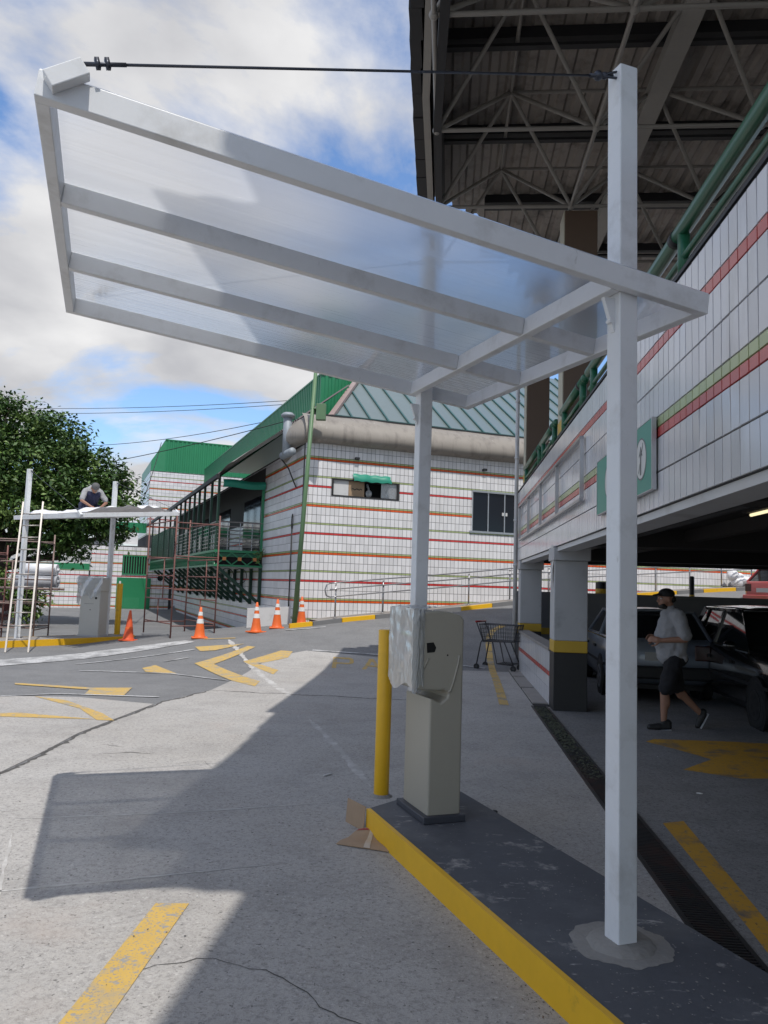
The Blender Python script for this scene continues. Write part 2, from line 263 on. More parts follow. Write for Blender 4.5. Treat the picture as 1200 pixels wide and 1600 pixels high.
# ------------------------------------------------------------------ mesh helpers
ORG = {}
class MB:
    def __init__(s, M=None): s.v = []; s.f = []; s.m = []; s.M = M or Matrix()
    def add(s, vs, fs, m=0):
        o = len(s.v); s.v += [s.M @ V(p) for p in vs]; s.f += [tuple(o + i for i in f) for f in fs]; s.m += [m] * len(fs); return s
    def box(s, x0, x1, y0, y1, z0, z1, m=0, open_back=False):
        vs = [(x0, y0, z0), (x1, y0, z0), (x1, y1, z0), (x0, y1, z0), (x0, y0, z1), (x1, y0, z1), (x1, y1, z1), (x0, y1, z1)]
        return s.add(vs, [(0, 3, 2, 1), (4, 5, 6, 7), (0, 1, 5, 4), (1, 2, 6, 5), (2, 3, 7, 6), (3, 0, 4, 7)], m)
    def obox(s, M2, x0, x1, y0, y1, z0, z1, m=0):
        k = s.M; s.M = k @ M2; s.box(x0, x1, y0, y1, z0, z1, m); s.M = k; return s
    def tube(s, p, q, r, n=8, m=0, r2=None):
        p = V(p); q = V(q); d = q - p
        if d.length < 1e-6: return s
        a = d.normalized().orthogonal().normalized(); b = d.normalized().cross(a); r2 = r if r2 is None else r2
        vs = [p + (a * cos(2 * pi * i / n) + b * sin(2 * pi * i / n)) * r for i in range(n)] + [q + (a * cos(2 * pi * i / n) + b * sin(2 * pi * i / n)) * r2 for i in range(n)]
        fs = [(i, (i + 1) % n, n + (i + 1) % n, n + i) for i in range(n)] + [tuple(range(n))[::-1], tuple(range(n, 2 * n))]
        return s.add(vs, fs, m)
    def beam(s, p, q, w, h, m=0, upv=(0, 0, 1)):
        p = V(p); q = V(q); d = (q - p); L = d.length; d.normalize(); u = V(upv); x = d.cross(u).normalized(); u = x.cross(d)
        Mm = Matrix(((d.x, x.x, u.x, p.x), (d.y, x.y, u.y, p.y), (d.z, x.z, u.z, p.z), (0, 0, 0, 1)))
        return s.obox(Mm, 0, L, -w / 2, w / 2, -h / 2, h / 2, m)
    def path(s, pts, r, n=8, m=0, closed=False):
        pts = [V(p) for p in pts]; k = len(pts); rings = []; a = None
        for i, p in enumerate(pts):
            t = (pts[min(i + 1, k - 1)] - pts[max(i - 1, 0)]).normalized() if not closed else (pts[(i + 1) % k] - pts[i - 1]).normalized()
            a = t.orthogonal().normalized() if a is None else (a - t * a.dot(t)).normalized(); b = t.cross(a)
            rr = r[i] if isinstance(r, (list, tuple)) else r
            rings.append([p + (a * cos(2 * pi * j / n) + b * sin(2 * pi * j / n)) * rr for j in range(n)])
        vs = [p for R in rings for p in R]; fs = []
        for i in range(k - 1 + (1 if closed else 0)):
            i2 = (i + 1) % k
            fs += [(i * n + j, i * n + (j + 1) % n, i2 * n + (j + 1) % n, i2 * n + j) for j in range(n)]
        if not closed: fs += [tuple(range(n))[::-1], tuple(range((k - 1) * n, k * n))]
        return s.add(vs, fs, m)
    def prism(s, poly, z0, z1, m=0, mtop=None):
        n = len(poly); vs = [(*p[:2], z0) for p in poly] + [(*p[:2], z1) for p in poly]
        s.add(vs, [(i, (i + 1) % n, n + (i + 1) % n, n + i) for i in range(n)] + [tuple(range(n))[::-1]], m)
        return s.add([(*p[:2], z1) for p in poly], [tuple(range(n))], m if mtop is None else mtop)
    def lathe(s, prof, n=16, c=(0, 0, 0), m=0, caps=True):
        c = V(c); k = len(prof)
        vs = [c + V((r * cos(2 * pi * j / n), r * sin(2 * pi * j / n), z)) for r, z in prof for j in range(n)]
        fs = [(i * n + j, i * n + (j + 1) % n, (i + 1) * n + (j + 1) % n, (i + 1) * n + j) for i in range(k - 1) for j in range(n)]
        if caps: fs += [tuple(range(n))[::-1], tuple(range((k - 1) * n, k * n))]
        return s.add(vs, fs, m)
    def ell(s, c, r, n=12, k=8, m=0, rot=None):
        c = V(c); r = V(r) if not isinstance(r, (int, float)) else V((r, r, r)); vs = []; fs = []
        for i in range(k + 1):
            th = pi * i / k
            for j in range(n):
                p = V((r.x * sin(th) * cos(2 * pi * j / n), r.y * sin(th) * sin(2 * pi * j / n), -r.z * cos(th)))
                if rot: p = rot @ p
                vs.append(c + p)
        for i in range(k):
            for j in range(n): fs.append((i * n + j, i * n + (j + 1) % n, (i + 1) * n + (j + 1) % n, (i + 1) * n + j))
        return s.add(vs, fs, m)
    def cap(s, p, q, r1, r2=None, n=12, m=0):
        r2 = r1 if r2 is None else r2; s.ell(p, r1, n, 8, m); s.ell(q, r2, n, 8, m); return s.tube(p, q, r1, n, m, r2)
    def grid(s, fn, nu, nv, m=0):
        vs = [fn(i / nu, j / nv) for i in range(nu + 1) for j in range(nv + 1)]; k = nv + 1
        return s.add(vs, [(i * k + j, (i + 1) * k + j, (i + 1) * k + j + 1, i * k + j + 1) for i in range(nu) for j in range(nv)], m)
    def mesh(s, name, mats, org=(0, 0, 0)):
        me = bpy.data.meshes.new(name); o = V(org); me.from_pydata([tuple(p - o) for p in s.v], [], s.f)
        for k in (mats if isinstance(mats, (list, tuple)) else [mats]): me.materials.append(MAT[k])
        if len(set(s.m)) > 1: me.polygons.foreach_set('material_index', s.m)
        me.update(); return me
    def build(s, name, mats, parent=None, smooth=False, bevel=0., label=None, kind=None, org=None, fix=False):
        o0 = org if org is not None else (ORG.get(parent.name, V()) if parent else V())
        me = s.mesh(name, mats, o0)
        if fix:
            b = bmesh.new(); b.from_mesh(me); bmesh.ops.remove_doubles(b, verts=b.verts, dist=1e-5); bmesh.ops.recalc_face_normals(b, faces=b.faces); b.to_mesh(me); b.free()
        if smooth: me.polygons.foreach_set('use_smooth', [True] * len(me.polygons))
        o = bpy.data.objects.new(name, me); COL.objects.link(o)
        if parent: o.parent = parent
        elif org is not None: o.location = org
        ORG[o.name] = V(o0)
        if bevel:
            md = o.modifiers.new('bevel', 'BEVEL'); md.width = bevel; md.segments = 2; md.limit_method = 'ANGLE'
        if label: o['label'] = label
        if kind: o['kind'] = kind
        return o
def thing(name, label, cat, loc=(0, 0, 0), group=None):
    o = bpy.data.objects.new(name, None); COL.objects.link(o); o.location = loc; o.empty_display_size = .1
    ORG[o.name] = V(loc); o['label'] = label; o['category'] = cat
    if group: o['group'] = group
    return o
def tag(o, label, cat, group=None):
    o['label'] = label; o['category'] = cat
    if group: o['group'] = group
    return o
def copy_tree(o, label=None, mw=None, parent=None):
    c = o.copy(); COL.objects.link(c)
    if parent: c.parent = parent
    if label: c['label'] = label
    if mw is not None: c.matrix_basis = mw
    for ch in list(o.children): copy_tree(ch, parent=c)
    return c
def place(root, mw): root.matrix_basis = mw; return root
def inst(name, me, parent, Mw, label=None):
    o = bpy.data.objects.new(name, me); COL.objects.link(o)
    if parent: o.parent = parent; o.matrix_basis = Matrix.Translation(-ORG[parent.name]) @ Mw
    else: o.matrix_basis = Mw
    ORG[o.name] = Mw.translation.copy()
    if label: o['label'] = label
    return o
def frame(o, ex, ey=None):
    ex = V((*ex[:2], 0)).normalized(); ey = V((-ex.y, ex.x, 0))
    return Matrix(((ex.x, ey.x, 0, o[0]), (ex.y, ey.y, 0, o[1]), (0, 0, 1, o[2] if len(o) > 2 else 0), (0, 0, 0, 1)))
RZ = lambda a: Matrix.Rotation(a, 4, 'Z')
T_ = Matrix.Translation
# garage frame: x = away from the lane (u), y = along the garage front (v)
WF = frame((0, 0, 0), (.99638, -.08498))
# old building frame: x = along its front (a), y = backwards (b)
BC = V((-2.248, 21.194, 0)); BF = frame(BC, (.92938, .36912)); BFi = BF.inverted()
# canopy / island frame, origin at the front post's foot
KF = frame((1.098, 3.53, .15), (.93860, .34500))
def sst(a, b, x):
    t = min(1, max(0, (x - a) / (b - a))); return t * t * (3 - 2 * t)
HP = [(-6, 0), (-5.5, .0), (0, .56), (1, .69), (4.5, 1.05), (6.2, 1.25), (8.4, 1.42), (13.3, 1.79), (18, 2.1), (40, 3.2)]
def gz(x, y):
    p = BFi @ V((x, y, 0)); a, b = p.x, p.y
    hf = HP[0][1] if a <= HP[0][0] else HP[-1][1]
    for (a0, h0), (a1, h1) in zip(HP, HP[1:]):
        if a0 <= a < a1: hf = h0 + (h1 - h0) * (a - a0) / (a1 - a0)
    if b < -.9: return hf * sst(-7., -.9, b)
    if a > .7: return hf
    return hf * (1 - sst(0, 9, b)) - .25 * sst(0, 10, b)
def drape(name, poly, dz, material, kind='structure', cuts=3, step=None):
    bm = bmesh.new(); vs = [bm.verts.new((p[0], p[1], 0)) for p in poly]; bm.faces.new(vs)
    bmesh.ops.triangulate(bm, faces=bm.faces[:])
    lim = step or .8
    for _ in range(6):
        es = [e for e in bm.edges if e.calc_length() > lim]
        if not es: break
        bmesh.ops.subdivide_edges(bm, edges=es, cuts=1); bmesh.ops.triangulate(bm, faces=bm.faces[:])
    for v in bm.verts: v.co.z = gz(v.co.x, v.co.y) + dz
    bmesh.ops.recalc_face_normals(bm, faces=bm.faces[:])
    if sum(f.normal.z for f in bm.faces) < 0: bmesh.ops.reverse_faces(bm, faces=bm.faces[:])
    me = bpy.data.meshes.new(name); bm.to_mesh(me); bm.free(); me.materials.append(MAT[material])
    o = bpy.data.objects.new(name, me); COL.objects.link(o); o['kind'] = kind; return o
def strip(pts, w, jag=0.):
    L = []; R = []
    P = [V((*p, 0)) for p in pts]
    if jag:
        Q = []
        for a, b in zip(P, P[1:]):
            n = max(2, int((b - a).length / .05)); Q += [a.lerp(b, i / n) + V((noise.noise(V((i * .21, a.x * 3, a.y))), noise.noise(V((i * .21, a.y * 3, a.x + 9))), 0)) * jag * 2.2 + V((random.uniform(-1, 1), random.uniform(-1, 1), 0)) * jag * .35 for i in range(n)]
        P = Q + [P[-1]]
    for i, p in enumerate(P):
        t = (P[min(i + 1, len(P) - 1)] - P[max(i - 1, 0)]).normalized(); nn = V((-t.y, t.x, 0)) * (w * (random.uniform(.25, .75) if jag else .5)); L.append(p + nn); R.append(p - nn)
    return [p[:2] for p in L] + [p[:2] for p in R[::-1]]
def ribbon(name, pts, w, jag, dz, material):
    P = [V((*p, 0)) for p in pts]; Q = []
    for a, b in zip(P, P[1:]):
        n = max(2, int((b - a).length / .05)); Q += [a.lerp(b, i / n) + V((noise.noise(V((i * .21, a.x * 3, a.y))), noise.noise(V((i * .21, a.y * 3, a.x + 9))), 0)) * jag * 1.6 + V((noise.noise(V((i * .83, a.x * 3, a.y))), noise.noise(V((i * .83, a.y * 3, a.x + 5))), 0)) * jag * 1.0 for i in range(n)]
    Q.append(P[-1]); vs = []; m = MB()
    for i, p in enumerate(Q):
        t = (Q[min(i + 1, len(Q) - 1)] - Q[max(i - 1, 0)]).normalized(); nn = V((-t.y, t.x, 0)) * w * random.uniform(.25, .75) * min(1, .15 + i * .1, .15 + (len(Q) - 1 - i) * .1)
        for s_ in (1, -1): q = p + nn * s_; vs.append((q.x, q.y, gz(q.x, q.y) + dz))
    m.add(vs, [(2 * i, 2 * i + 1, 2 * i + 3, 2 * i + 2) for i in range(len(Q) - 1)]); return m.build(name, material, kind='structure')

# ================================================================== GROUND
def axis(lo, hi, fine_lo, fine_hi, fs, cs):
    a = []; x = lo
    while x < hi: a.append(x); x += fs if fine_lo <= x < fine_hi else cs * (1 + .5 * max(0, (fine_lo - x) / 40, (x - fine_hi) / 40))
    return a + [hi]
xs = axis(-260, 260, -16, 20, .4, 3); ys = axis(-120, 420, 10, 46, .4, 3)
gv = [(x, y, gz(x, y)) for x in xs for y in ys]; k = len(ys)
g = MB(); g.add(gv, [(i * k + j, (i + 1) * k + j, (i + 1) * k + j + 1, i * k + j + 1) for i in range(len(xs) - 1) for j in range(k - 1)])
o = g.build('ground', 'asphalt', smooth=True, kind='structure')
drape('concrete_pavement', [(-3.05, -8), (-3.14, 6.6), (-3.12, 7.45), (-3.15, 8.42), (-2.94, 10.68), (-2.56, 12.0), (-2.45, 13.6), (-2.38, 15.3), (-2.1, 16.4), (-1.6, 17.0), (.2, 16.6), (1.7, 15.8), (2.9, 15.9), (4.0, 17.4), (14.5, 16.6), (13, -8)], .006, 'concrete', step=1.0)
drape('side_pavement', [(-14, 2), (-3.2, 2), (-3.18, 6.6), (-3.17, 7.45), (-3.2, 8.42), (-3.0, 10.5), (-4.2, 10.9), (-6.5, 10.6), (-14, 10.6)], .006, 'concrete', step=2.)
# joints and cracks
for pts, w in (([(-3.09, 3.0), (-3.14, 6.62), (-3.12, 7.45), (-3.15, 8.42), (-2.94, 10.68), (-2.54, 11.93)], .040), ([(-1.16, 3.3), (-.96, 3.5), (-.65, 3.6), (-.34, 3.39), (-.04, 3.13), (.25, 2.9)], .0045), ([(-.34, 3.39), (-.1, 3.36), (.1, 3.22)], .003), ([(-2.54, 11.93), (-1.3, 11.8), (-.02, 11.62), (1.25, 11.5)], .030), ([(2.0, 8.2), (2.6, 8.15), (4.4, 7.8)], .02), ([(-2.6, 7.5), (-2.3, 7.6), (-2.1, 7.55)], .02), ([(-2.75, 7.9), (-2.5, 7.85)], .02), ([(-1.9, 7.2), (-1.6, 7.3), (-1.5, 7.15)], .012), ([(.95, 11.5), (1.35, 11.6)], .03)):
    ribbon('pavement_crack', pts, w, .03, .0085, 'crack')
# painted markings
def paint(pts, m='road_yellow', dz=.010): return drape('road_marking', pts, dz, m, step=.5)
paint([(-1.115, 4.15), (-.945, 4.16), (-1.02, 2.2), (-1.19, 2.2)])
paint([(-4.12, 17.37), (-3.07, 17.69), (-3.56, 16.86), (-3.86, 16.75)])
paint([(-3.6, 15.2), (-2.95, 17.4), (-2.76, 17.3), (-3.22, 15.17), (-2.0, 13.17), (-1.98, 12.54), (-2.48, 13.17)])
paint([(-2.72, 15.6), (-2.14, 16.93), (-1.88, 16.85), (-1.9, 16.2), (-2.39, 15.41), (-1.9, 14.75), (-1.92, 14.2)])
paint([(-4.37, 14.41), (-4.26, 14.86), (-3.58, 13.84), (-4.16, 13.93)])
paint([(-5.61, 12.07), (-4.31, 11.81), (-3.76, 11.94), (-3.62, 11.16), (-4.17, 11.11), (-4.28, 11.6), (-5.53, 11.9)])
paint([(-4.74, 10.81), (-4.2, 10.56), (-3.38, 9.65), (-3.08, 9.2), (-3.29, 9.2), (-3.78, 9.95)])
paint([(-4.9, 9.36), (-4.33, 9.51), (-3.31, 9.24), (-4.45, 9.22)])
paint([(-4.21, 18.66), (-3.45, 18.61), (-3.45, 18.5), (-4.21, 18.55)])
paint([(3.06, 8.95), (3.23, 9.12), (4.09, 9.11), (4.9, 9.0), (4.9, 7.4), (3.7, 7.34), (3.39, 7.3), (2.96, 7.59), (3.45, 8.1), (3.26, 8.57)], 'garage_yellow')
paint([(2.12, 5.83), (2.3, 5.9), (2.06, 4.19), (1.97, 3.2), (1.80, 3.2), (1.92, 4.1)], 'garage_yellow')
for pts, w in (([(-5.78, 14.87), (-4.03, 17.01)], .08), ([(-5.32, 13.87), (-3.66, 13.82), (-2.53, 13.16)], .07), ([(-4.24, 15.35), (-3.9, 15.93)], .07), ([(-5.17, 10.72), (-4.57, 11.11), (-3.11, 11.11)], .07), ([(-1.47, 17.05), (-.05, 16.88), (1.3, 16.5), (2.2, 16.2)], .10), ([(-2.39, 19.6), (-1.4, 19.85)], .12)):
    paint(strip(pts, w), 'road_white', .0115)
paint([(-8.6, 13.4), (-7.27, 15.36), (-6.34, 17.2), (-4.65, 18.55), (-4.32, 18.15), (-5.87, 16.0), (-6.87, 14.2), (-8.0, 12.6)], 'road_white')
for pts, w in (([(-3.58, 18.36), (-2.5, 15.2), (-1.28, 11.52)], .11), ([(-.84, 9.7), (-.4, 8.1), (-.04, 6.6)], .07), ([(-2.5, 5.45), (-1.3, 5.75), (-.35, 6.1)], .022), ([(-2.45, 4.06), (-1.4, 4.45), (-.5, 4.8)], .018), ([(-2.36, 5.2), (-1.85, 3.95)], .02)):
    ribbon('chalk_line', pts, w, .006, .008, 'chalk_white')
# worn kerb-side paint stripe beside the low wall
tact = [(3.23, 20.1), (2.87, 19.6), (2.69, 19.1), (2.58, 18.45), (2.44, 17.15), (2.2, 14.65), (1.98, 12.65), (1.83, 11.34)]
for a, b in zip(tact, tact[1:]):
    d = (V(b) - V(a)); n = max(1, int(d.length / .5))
    for i in range(n):
        p = V(a) + d * (i / n); q = V(a) + d * ((i + .93) / n); s_ = V((-d.y, d.x)).normalized() * .07
        paint([p + s_, q + s_, q - s_, p - s_])
# the word PARE painted on the lane, read from the far side of the letters' feet
def letters(rows, x0, y0, w, h, gap, m):
    for ch in rows:
        for poly in ch: paint([(x0 + p[0] * w - .04 * (p[1]), y0 + p[1] * h) for p in poly], m, .010)
        x0 += w + gap
def bar(a, b, c, d): return [(a, b), (c, b), (c, d), (a, d)]
LP = [bar(0, 0, .2, 1), [(.2, .86), (.2, 1), (.8, 1), (1, .88), (1, .86)], [(.2, .42), (.2, .55), (1, .55), (.8, .42)], bar(.8, .55, 1, .86)]
LA = [[(0, 0), (.2, 0), (.6, 1), (.4, 1)], [(.8, 0), (1, 0), (.6, 1), (.52, .8)], bar(.22, .3, .78, .42)]
LR = LP[:1] + [[(.2, .86), (.2, 1), (.8, 1), (1, .88), (1, .86)], [(.2, .45), (.2, .57), (1, .57), (.8, .45)], bar(.8, .57, 1, .86), [(.45, .45), (.65, .45), (1, 0), (.8, 0)]]
LE = [bar(0, 0, .2, 1), bar(.2, .86, 1, 1), bar(.2, .44, .8, .57), bar(.2, 0, 1, .13)]
letters([LP, LA, LR, LE], -.93, 15.3, .43, 1.15, .16, 'road_yellow')
b = MB(); b.lathe([(.001, .012), (.31, .012), (.33, .006), (.33, 0)], 24, (0, 0, 0))
mh = b.build('manhole_cover', 'grating', org=(-1.95, 18.3, gz(-1.95, 18.3) + .006)); tag(mh, 'round dark iron manhole cover in the asphalt near the striped cones', 'manhole cover')
# ================================================================== KERB ISLANDS
ih = .15
isl = [(-.60, 2.74), (.19, 2.84), (.20, -2.6), (-.60, -2.6)]
isl = [(-.415, -2.6), (-.415, 2.20), (.325, 2.62), (.425, 2.55), (.425, -2.6)]
root = thing('kerb_island', 'long dark grey traffic island with yellow painted kerb under the near canopy', 'kerb island', (1.098, 3.53, 0))
m = MB(KF); n = len(isl)
m.prism(isl, -.16, 0.0); m.build('island_top', 'island_grey', root, bevel=.012)
m = MB(KF)
def kerb_face(m, poly, idx, t=.006, z0=-.15, z1=.003, lip=.025):
    for i in idx:
        a = V((*poly[i], 0)); b_ = V((*poly[(i + 1) % len(poly)], 0)); d = (b_ - a).normalized(); nn = V((-d.y, d.x, 0))
        q = [a + nn * t, b_ + nn * t]
        m.add([q[0] + V((0, 0, z0)), q[1] + V((0, 0, z0)), q[1] + V((0, 0, z1)), q[0] + V((0, 0, z1)), a - nn * lip + V((0, 0, z1)), b_ - nn * lip + V((0, 0, z1))], [(0, 1, 2, 3), (3, 2, 5, 4)])
kerb_face(m, isl, (0,)); m.build('kerb_paint', 'yellow_paint', root)
m = MB(KF); rnd = random.Random(3)
def blob(r, z0, z1, j, n=64):
    q_ = rnd.uniform(0, 50); jj = lambda i: j * (1.6 * noise.noise(V((2.2 * cos(2 * pi * i / n), 2.2 * sin(2 * pi * i / n), q_))) + .9 * noise.noise(V((7 * cos(2 * pi * i / n), 7 * sin(2 * pi * i / n), q_))))
    a = [(r * (1 + jj(i)) * cos(2 * pi * i / n), r * (1 + jj(i)) * sin(2 * pi * i / n)) for i in range(n)]
    vs = [(x, y, z0) for x, y in a] + [(x * .84, y * .84, z1) for x, y in a] + [(0, 0, z1)]
    return vs, [(i, (i + 1) % n, n + (i + 1) % n, n + i) for i in range(n)] + [(n + i, n + (i + 1) % n, 2 * n) for i in range(n)]
m.add(*blob(.22, .001, .004, .09)); m.add(*blob(.150, .003, .022, .05)); m.build('cement_patch', 'cement', root, smooth=True)
m = MB(KF)
for i in range(260):
    rr = rnd.uniform(.24, .62); an = rnd.uniform(0, 2 * pi); cx, cy = rr * cos(an) * .8, rr * sin(an) * 1.5
    if not (-.38 < cx < .39): continue
    s_ = rnd.uniform(.0015, .0065) * (1.3 - rr); n_ = 9; rt_ = rnd.uniform(.9, 1.6)
    m.add([(cx + s_ * rnd.uniform(.5, 1.2) * cos(2 * pi * k / n_ + .3), cy + s_ * rt_ * rnd.uniform(.5, 1.2) * sin(2 * pi * k / n_ + .3), .0035 + i * .00004) for k in range(n_)], [tuple(range(n_))])
o = m.build('cement_smear', 'cement', root); o['kind'] = 'stuff'
m = MB(KF); rnd = random.Random(8)
for i in range(260):
    y = rnd.uniform(-2.4, 2.4); d = abs(rnd.gauss(0, .05)); s_ = rnd.uniform(.001, .0045); x = -.428 - d; n_ = 5; z = -.142 + i * .000008
    m.add([(x + s_ * rnd.uniform(.5, 1.2) * cos(2 * pi * k / n_), y + s_ * 1.6 * rnd.uniform(.5, 1.2) * sin(2 * pi * k / n_), z) for k in range(n_)], [tuple(range(n_))], rnd.randrange(2))
o = m.build('kerb_dirt', ['leaf_litter', 'dirt_red']); o['kind'] = 'stuff'
m = MB(); 
for i in range(420):
    x, y = rnd.uniform(-3, 3.5), rnd.uniform(2.5, 13); s_ = rnd.uniform(.002, .008); n_ = 5; z = gz(x, y) + .0115 + i * .00001
    m.add([(x + s_ * rnd.uniform(.4, 1.2) * cos(2 * pi * k / n_), y + s_ * rnd.uniform(.4, 1.8) * sin(2 * pi * k / n_), z) for k in range(n_)], [tuple(range(n_))], rnd.randrange(3))
o = m.build('ground_grit', ['leaf_litter', 'paper', 'crack']); o['kind'] = 'stuff'
# far island
I2 = frame((-7.19, 20.36, .15), (-.8, .6)); I2i = I2.inverted()
root = thing('kerb_island', 'far yellow kerbed island carrying the posts of the unfinished canopy', 'kerb island', (-7.19, 20.36, 0))
poly2 = [(.52, 7), (.52, -.35), (.40, -.62), (.15, -.78), (-.15, -.78), (-.42, -.6), (-.52, -.3), (-.52, 7)]
m = MB(I2); m.prism(poly2[::-1], -.25, 0); m.build('island_top', 'cover_concrete', root, bevel=.01)
m = MB(I2); pr = poly2[::-1]; kerb_face(m, poly2, range(7), z0=-.2); m.build('kerb_paint', 'yellow_paint', root)
# drain along the garage front
root = thing('floor_drain', 'long black slotted floor drain along the open garage front', 'drain', WF @ V((1.4, 6.5, 0)))
m = MB(WF); m.box(1.27, 1.47, 3.0, 11.5, -.02, .009); m.build('channel', 'black_void', root)
m = MB(WF)
for x in (1.262, 1.472): m.box(x - .012, x + .012, 3.0, 11.5, -.02, .02)
m.build('drain_frame', 'grating', root)
m = MB(WF); y = 3.02
while y < 8.5: m.box(1.276, 1.458, y, y + .013, .009, .018); y += .030
o = m.build('grate_bar', 'grating', root); o['kind'] = 'stuff'
m = MB(WF); rnd = random.Random(5)
for i in range(900):
    x = rnd.uniform(1.28, 1.46); y = rnd.uniform(7.2, 11.4); a = rnd.uniform(0, pi); s_ = rnd.uniform(.008, .03)
    m.add([(x + s_ * cos(a), y + s_ * sin(a), .012 + rnd.uniform(0, .015)), (x + s_ * cos(a + 2), y + s_ * sin(a + 2), .010), (x + s_ * cos(a + 4), y + s_ * sin(a + 4), .012 + rnd.uniform(0, .01))], [(0, 1, 2)])
o = m.build('leaf_litter', 'moss', root); o['kind'] = 'stuff'
root = thing('covered_drain', 'row of concrete drain covers with dark gaps along the low tiled wall', 'drain', WF @ V((1.42, 14, 0)))
m = MB(WF); m.box(1.29, 1.53, 11.52, 16.9, -.02, .010); m.build('channel', 'black_void', root)
y = 11.75
for L in (1.85, 1.62, 1.3):
    m = MB(WF); m.box(1.30, 1.525, y, y + L - .14, -.01, .03); m.build('drain_cover', 'cover_concrete', root, bevel=.006); y += L

# ================================================================== GARAGE
ROWS = [(2.315, 2.570, 0), (2.580, 2.828, 0), (2.836, 2.905, 1), (2.912, 2.982, 2), (2.990, 3.237, 0), (3.247, 3.478, 0), (3.486, 3.560, 1), (3.568, 3.815, 0)]
gar = thing('parking_garage', 'open two-level parking garage with white tiled upper parapet and red and green tile stripes', 'garage', WF @ V((1.5, 3, 0)))
m = MB(WF); m.box(1.531, 1.76, -7, 17.2, 2.31, 3.835); m.build('parapet', 'grout', gar)
m = MB(WF); m.box(1.515, 1.78, -7, 17.2, 3.836, 3.865); m.build('coping', 'black_flashing', gar)
m = MB(WF); m.box(1.55, 1.762, -7, 17.2, 2.25, 2.309); m.box(1.762, 1.80, -7, 17.2, 2.25, 2.6); m.build('edge_beam', 'plain_white', gar)
PT = .1311
tm = ['tile_white', 'tile_red', 'tile_green']; meshes = {}
rot = WF.to_3x3().to_4x4()
far = MB(WF)
i = -56; y0 = 3.875
rnd = random.Random(11)
nt_ = 0
for i in range(-82, 102):
    ya = y0 + i * PT + .004; yb = ya + PT - .009
    if yb > 17.2: break
    for (z0, z1, k) in ROWS:
        if -5 <= i < 30:
            key = (round(z1 - z0, 3), k)
            if key not in meshes:
                t = MB(); h = (z1 - z0) / 2; w = (PT - .009) / 2
                t.add([(0, -w, -h), (0, w, -h), (0, w, h), (0, -w, h), (-.011, -w + .002, -h + .002), (-.011, w - .002, -h + .002), (-.011, w - .002, h - .002), (-.011, -w + .002, h - .002)], [(4, 7, 6, 5), (0, 4, 5, 1), (1, 5, 6, 2), (2, 6, 7, 3), (3, 7, 4, 0)])
                meshes[key] = t.mesh('tile', tm[k])
            p = WF @ V((1.531, (ya + yb) / 2, (z0 + z1) / 2)); tilt = Matrix.Rotation(rnd.gauss(0, .006), 4, 'Z') @ Matrix.Rotation(rnd.gauss(0, .006), 4, 'Y')
            inst('tile', meshes[key], gar, T_(p) @ rot @ tilt); nt_ += 1
        else:
            dx_ = rnd.uniform(-.001, .001)
            far.add([(1.531, ya, z0), (1.531, yb, z0), (1.531, yb, z1), (1.531, ya, z1), (1.52 + dx_, ya + .002, z0 + .002), (1.52 - dx_, yb - .002, z0 + .002), (1.52 - dx_, yb - .002, z1 - .002), (1.52 + dx_, ya + .002, z1 - .002)], [(4, 7, 6, 5), (0, 4, 5, 1), (1, 5, 6, 2), (2, 6, 7, 3), (3, 7, 4, 0)], k)
o = far.build('tile', tm, gar); o['kind'] = 'stuff'
# slab, beams, ceiling
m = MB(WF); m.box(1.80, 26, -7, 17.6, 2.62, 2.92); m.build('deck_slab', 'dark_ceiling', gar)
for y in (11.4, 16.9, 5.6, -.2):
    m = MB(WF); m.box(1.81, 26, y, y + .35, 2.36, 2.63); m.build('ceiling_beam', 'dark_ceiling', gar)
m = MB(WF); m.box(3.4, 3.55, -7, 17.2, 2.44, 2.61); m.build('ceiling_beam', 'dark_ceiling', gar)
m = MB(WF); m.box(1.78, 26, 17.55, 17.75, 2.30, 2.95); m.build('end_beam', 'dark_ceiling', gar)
m = MB(WF); m.tube((2.55, -5, 2.47), (2.55, 17, 2.47), .035); 
for y in (3, 6, 9, 12): m.tube((2.55, y, 2.47), (2.55, y, 2.62), .012)
m.build('conduit', 'black_flashing', gar, smooth=True)
drape('shaded_garage_floor', [tuple((WF @ V(p))[:2]) for p in ((1.485, -7, 0), (26, -7, 0), (26, 17.56, 0), (1.6, 17.56, 0), (1.6, 11.6, 0), (1.485, 11.4, 0))], .009, 'shaded_garage_floor', step=3)  # darker sheet over the pavement, indoor shade painted in
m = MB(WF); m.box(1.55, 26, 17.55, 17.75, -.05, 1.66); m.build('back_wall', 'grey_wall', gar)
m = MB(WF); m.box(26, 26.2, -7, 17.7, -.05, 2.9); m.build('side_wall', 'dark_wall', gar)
m = MB(WF); m.box(1.56, 1.62, 17.535, 17.549, .84, .98); m.box(1.56, 12, 17.535, 17.549, .72, .86, 1); m.build('wall_band', ['grey_paint', 'yellow_band'], gar)
def column(u0, u1, v0, v1, z0, z1, zs, base='grey_paint', cap_=True):
    y0_, y1_ = zs
    m = MB(WF); m.box(u0, u1, v0, v1, y1_, z1); c = m.build('column', base, gar, bevel=.012)
    m = MB(WF); m.box(u0 - .002, u1 + .002, v0 - .002, v1 + .002, y0_, y1_); m.build('yellow_band', 'yellow_band', c, bevel=.01)
    m = MB(WF); m.box(u0, u1, v0, v1, z0, y0_); m.build('black_band', 'black_paint', c, bevel=.01)
    if cap_:
        m = MB(WF); m.box(u0 - .02, u1 + .03, v0 - .06, v1 + .06, 2.12, 2.305); m.build('capital', base, c, bevel=.008)
column(1.52, 1.99, 11.17, 11.62, 0, 2.12, (.82, .985))
column(1.54, 1.99, 16.55, 17.0, 0, 2.12, (.82, .985))
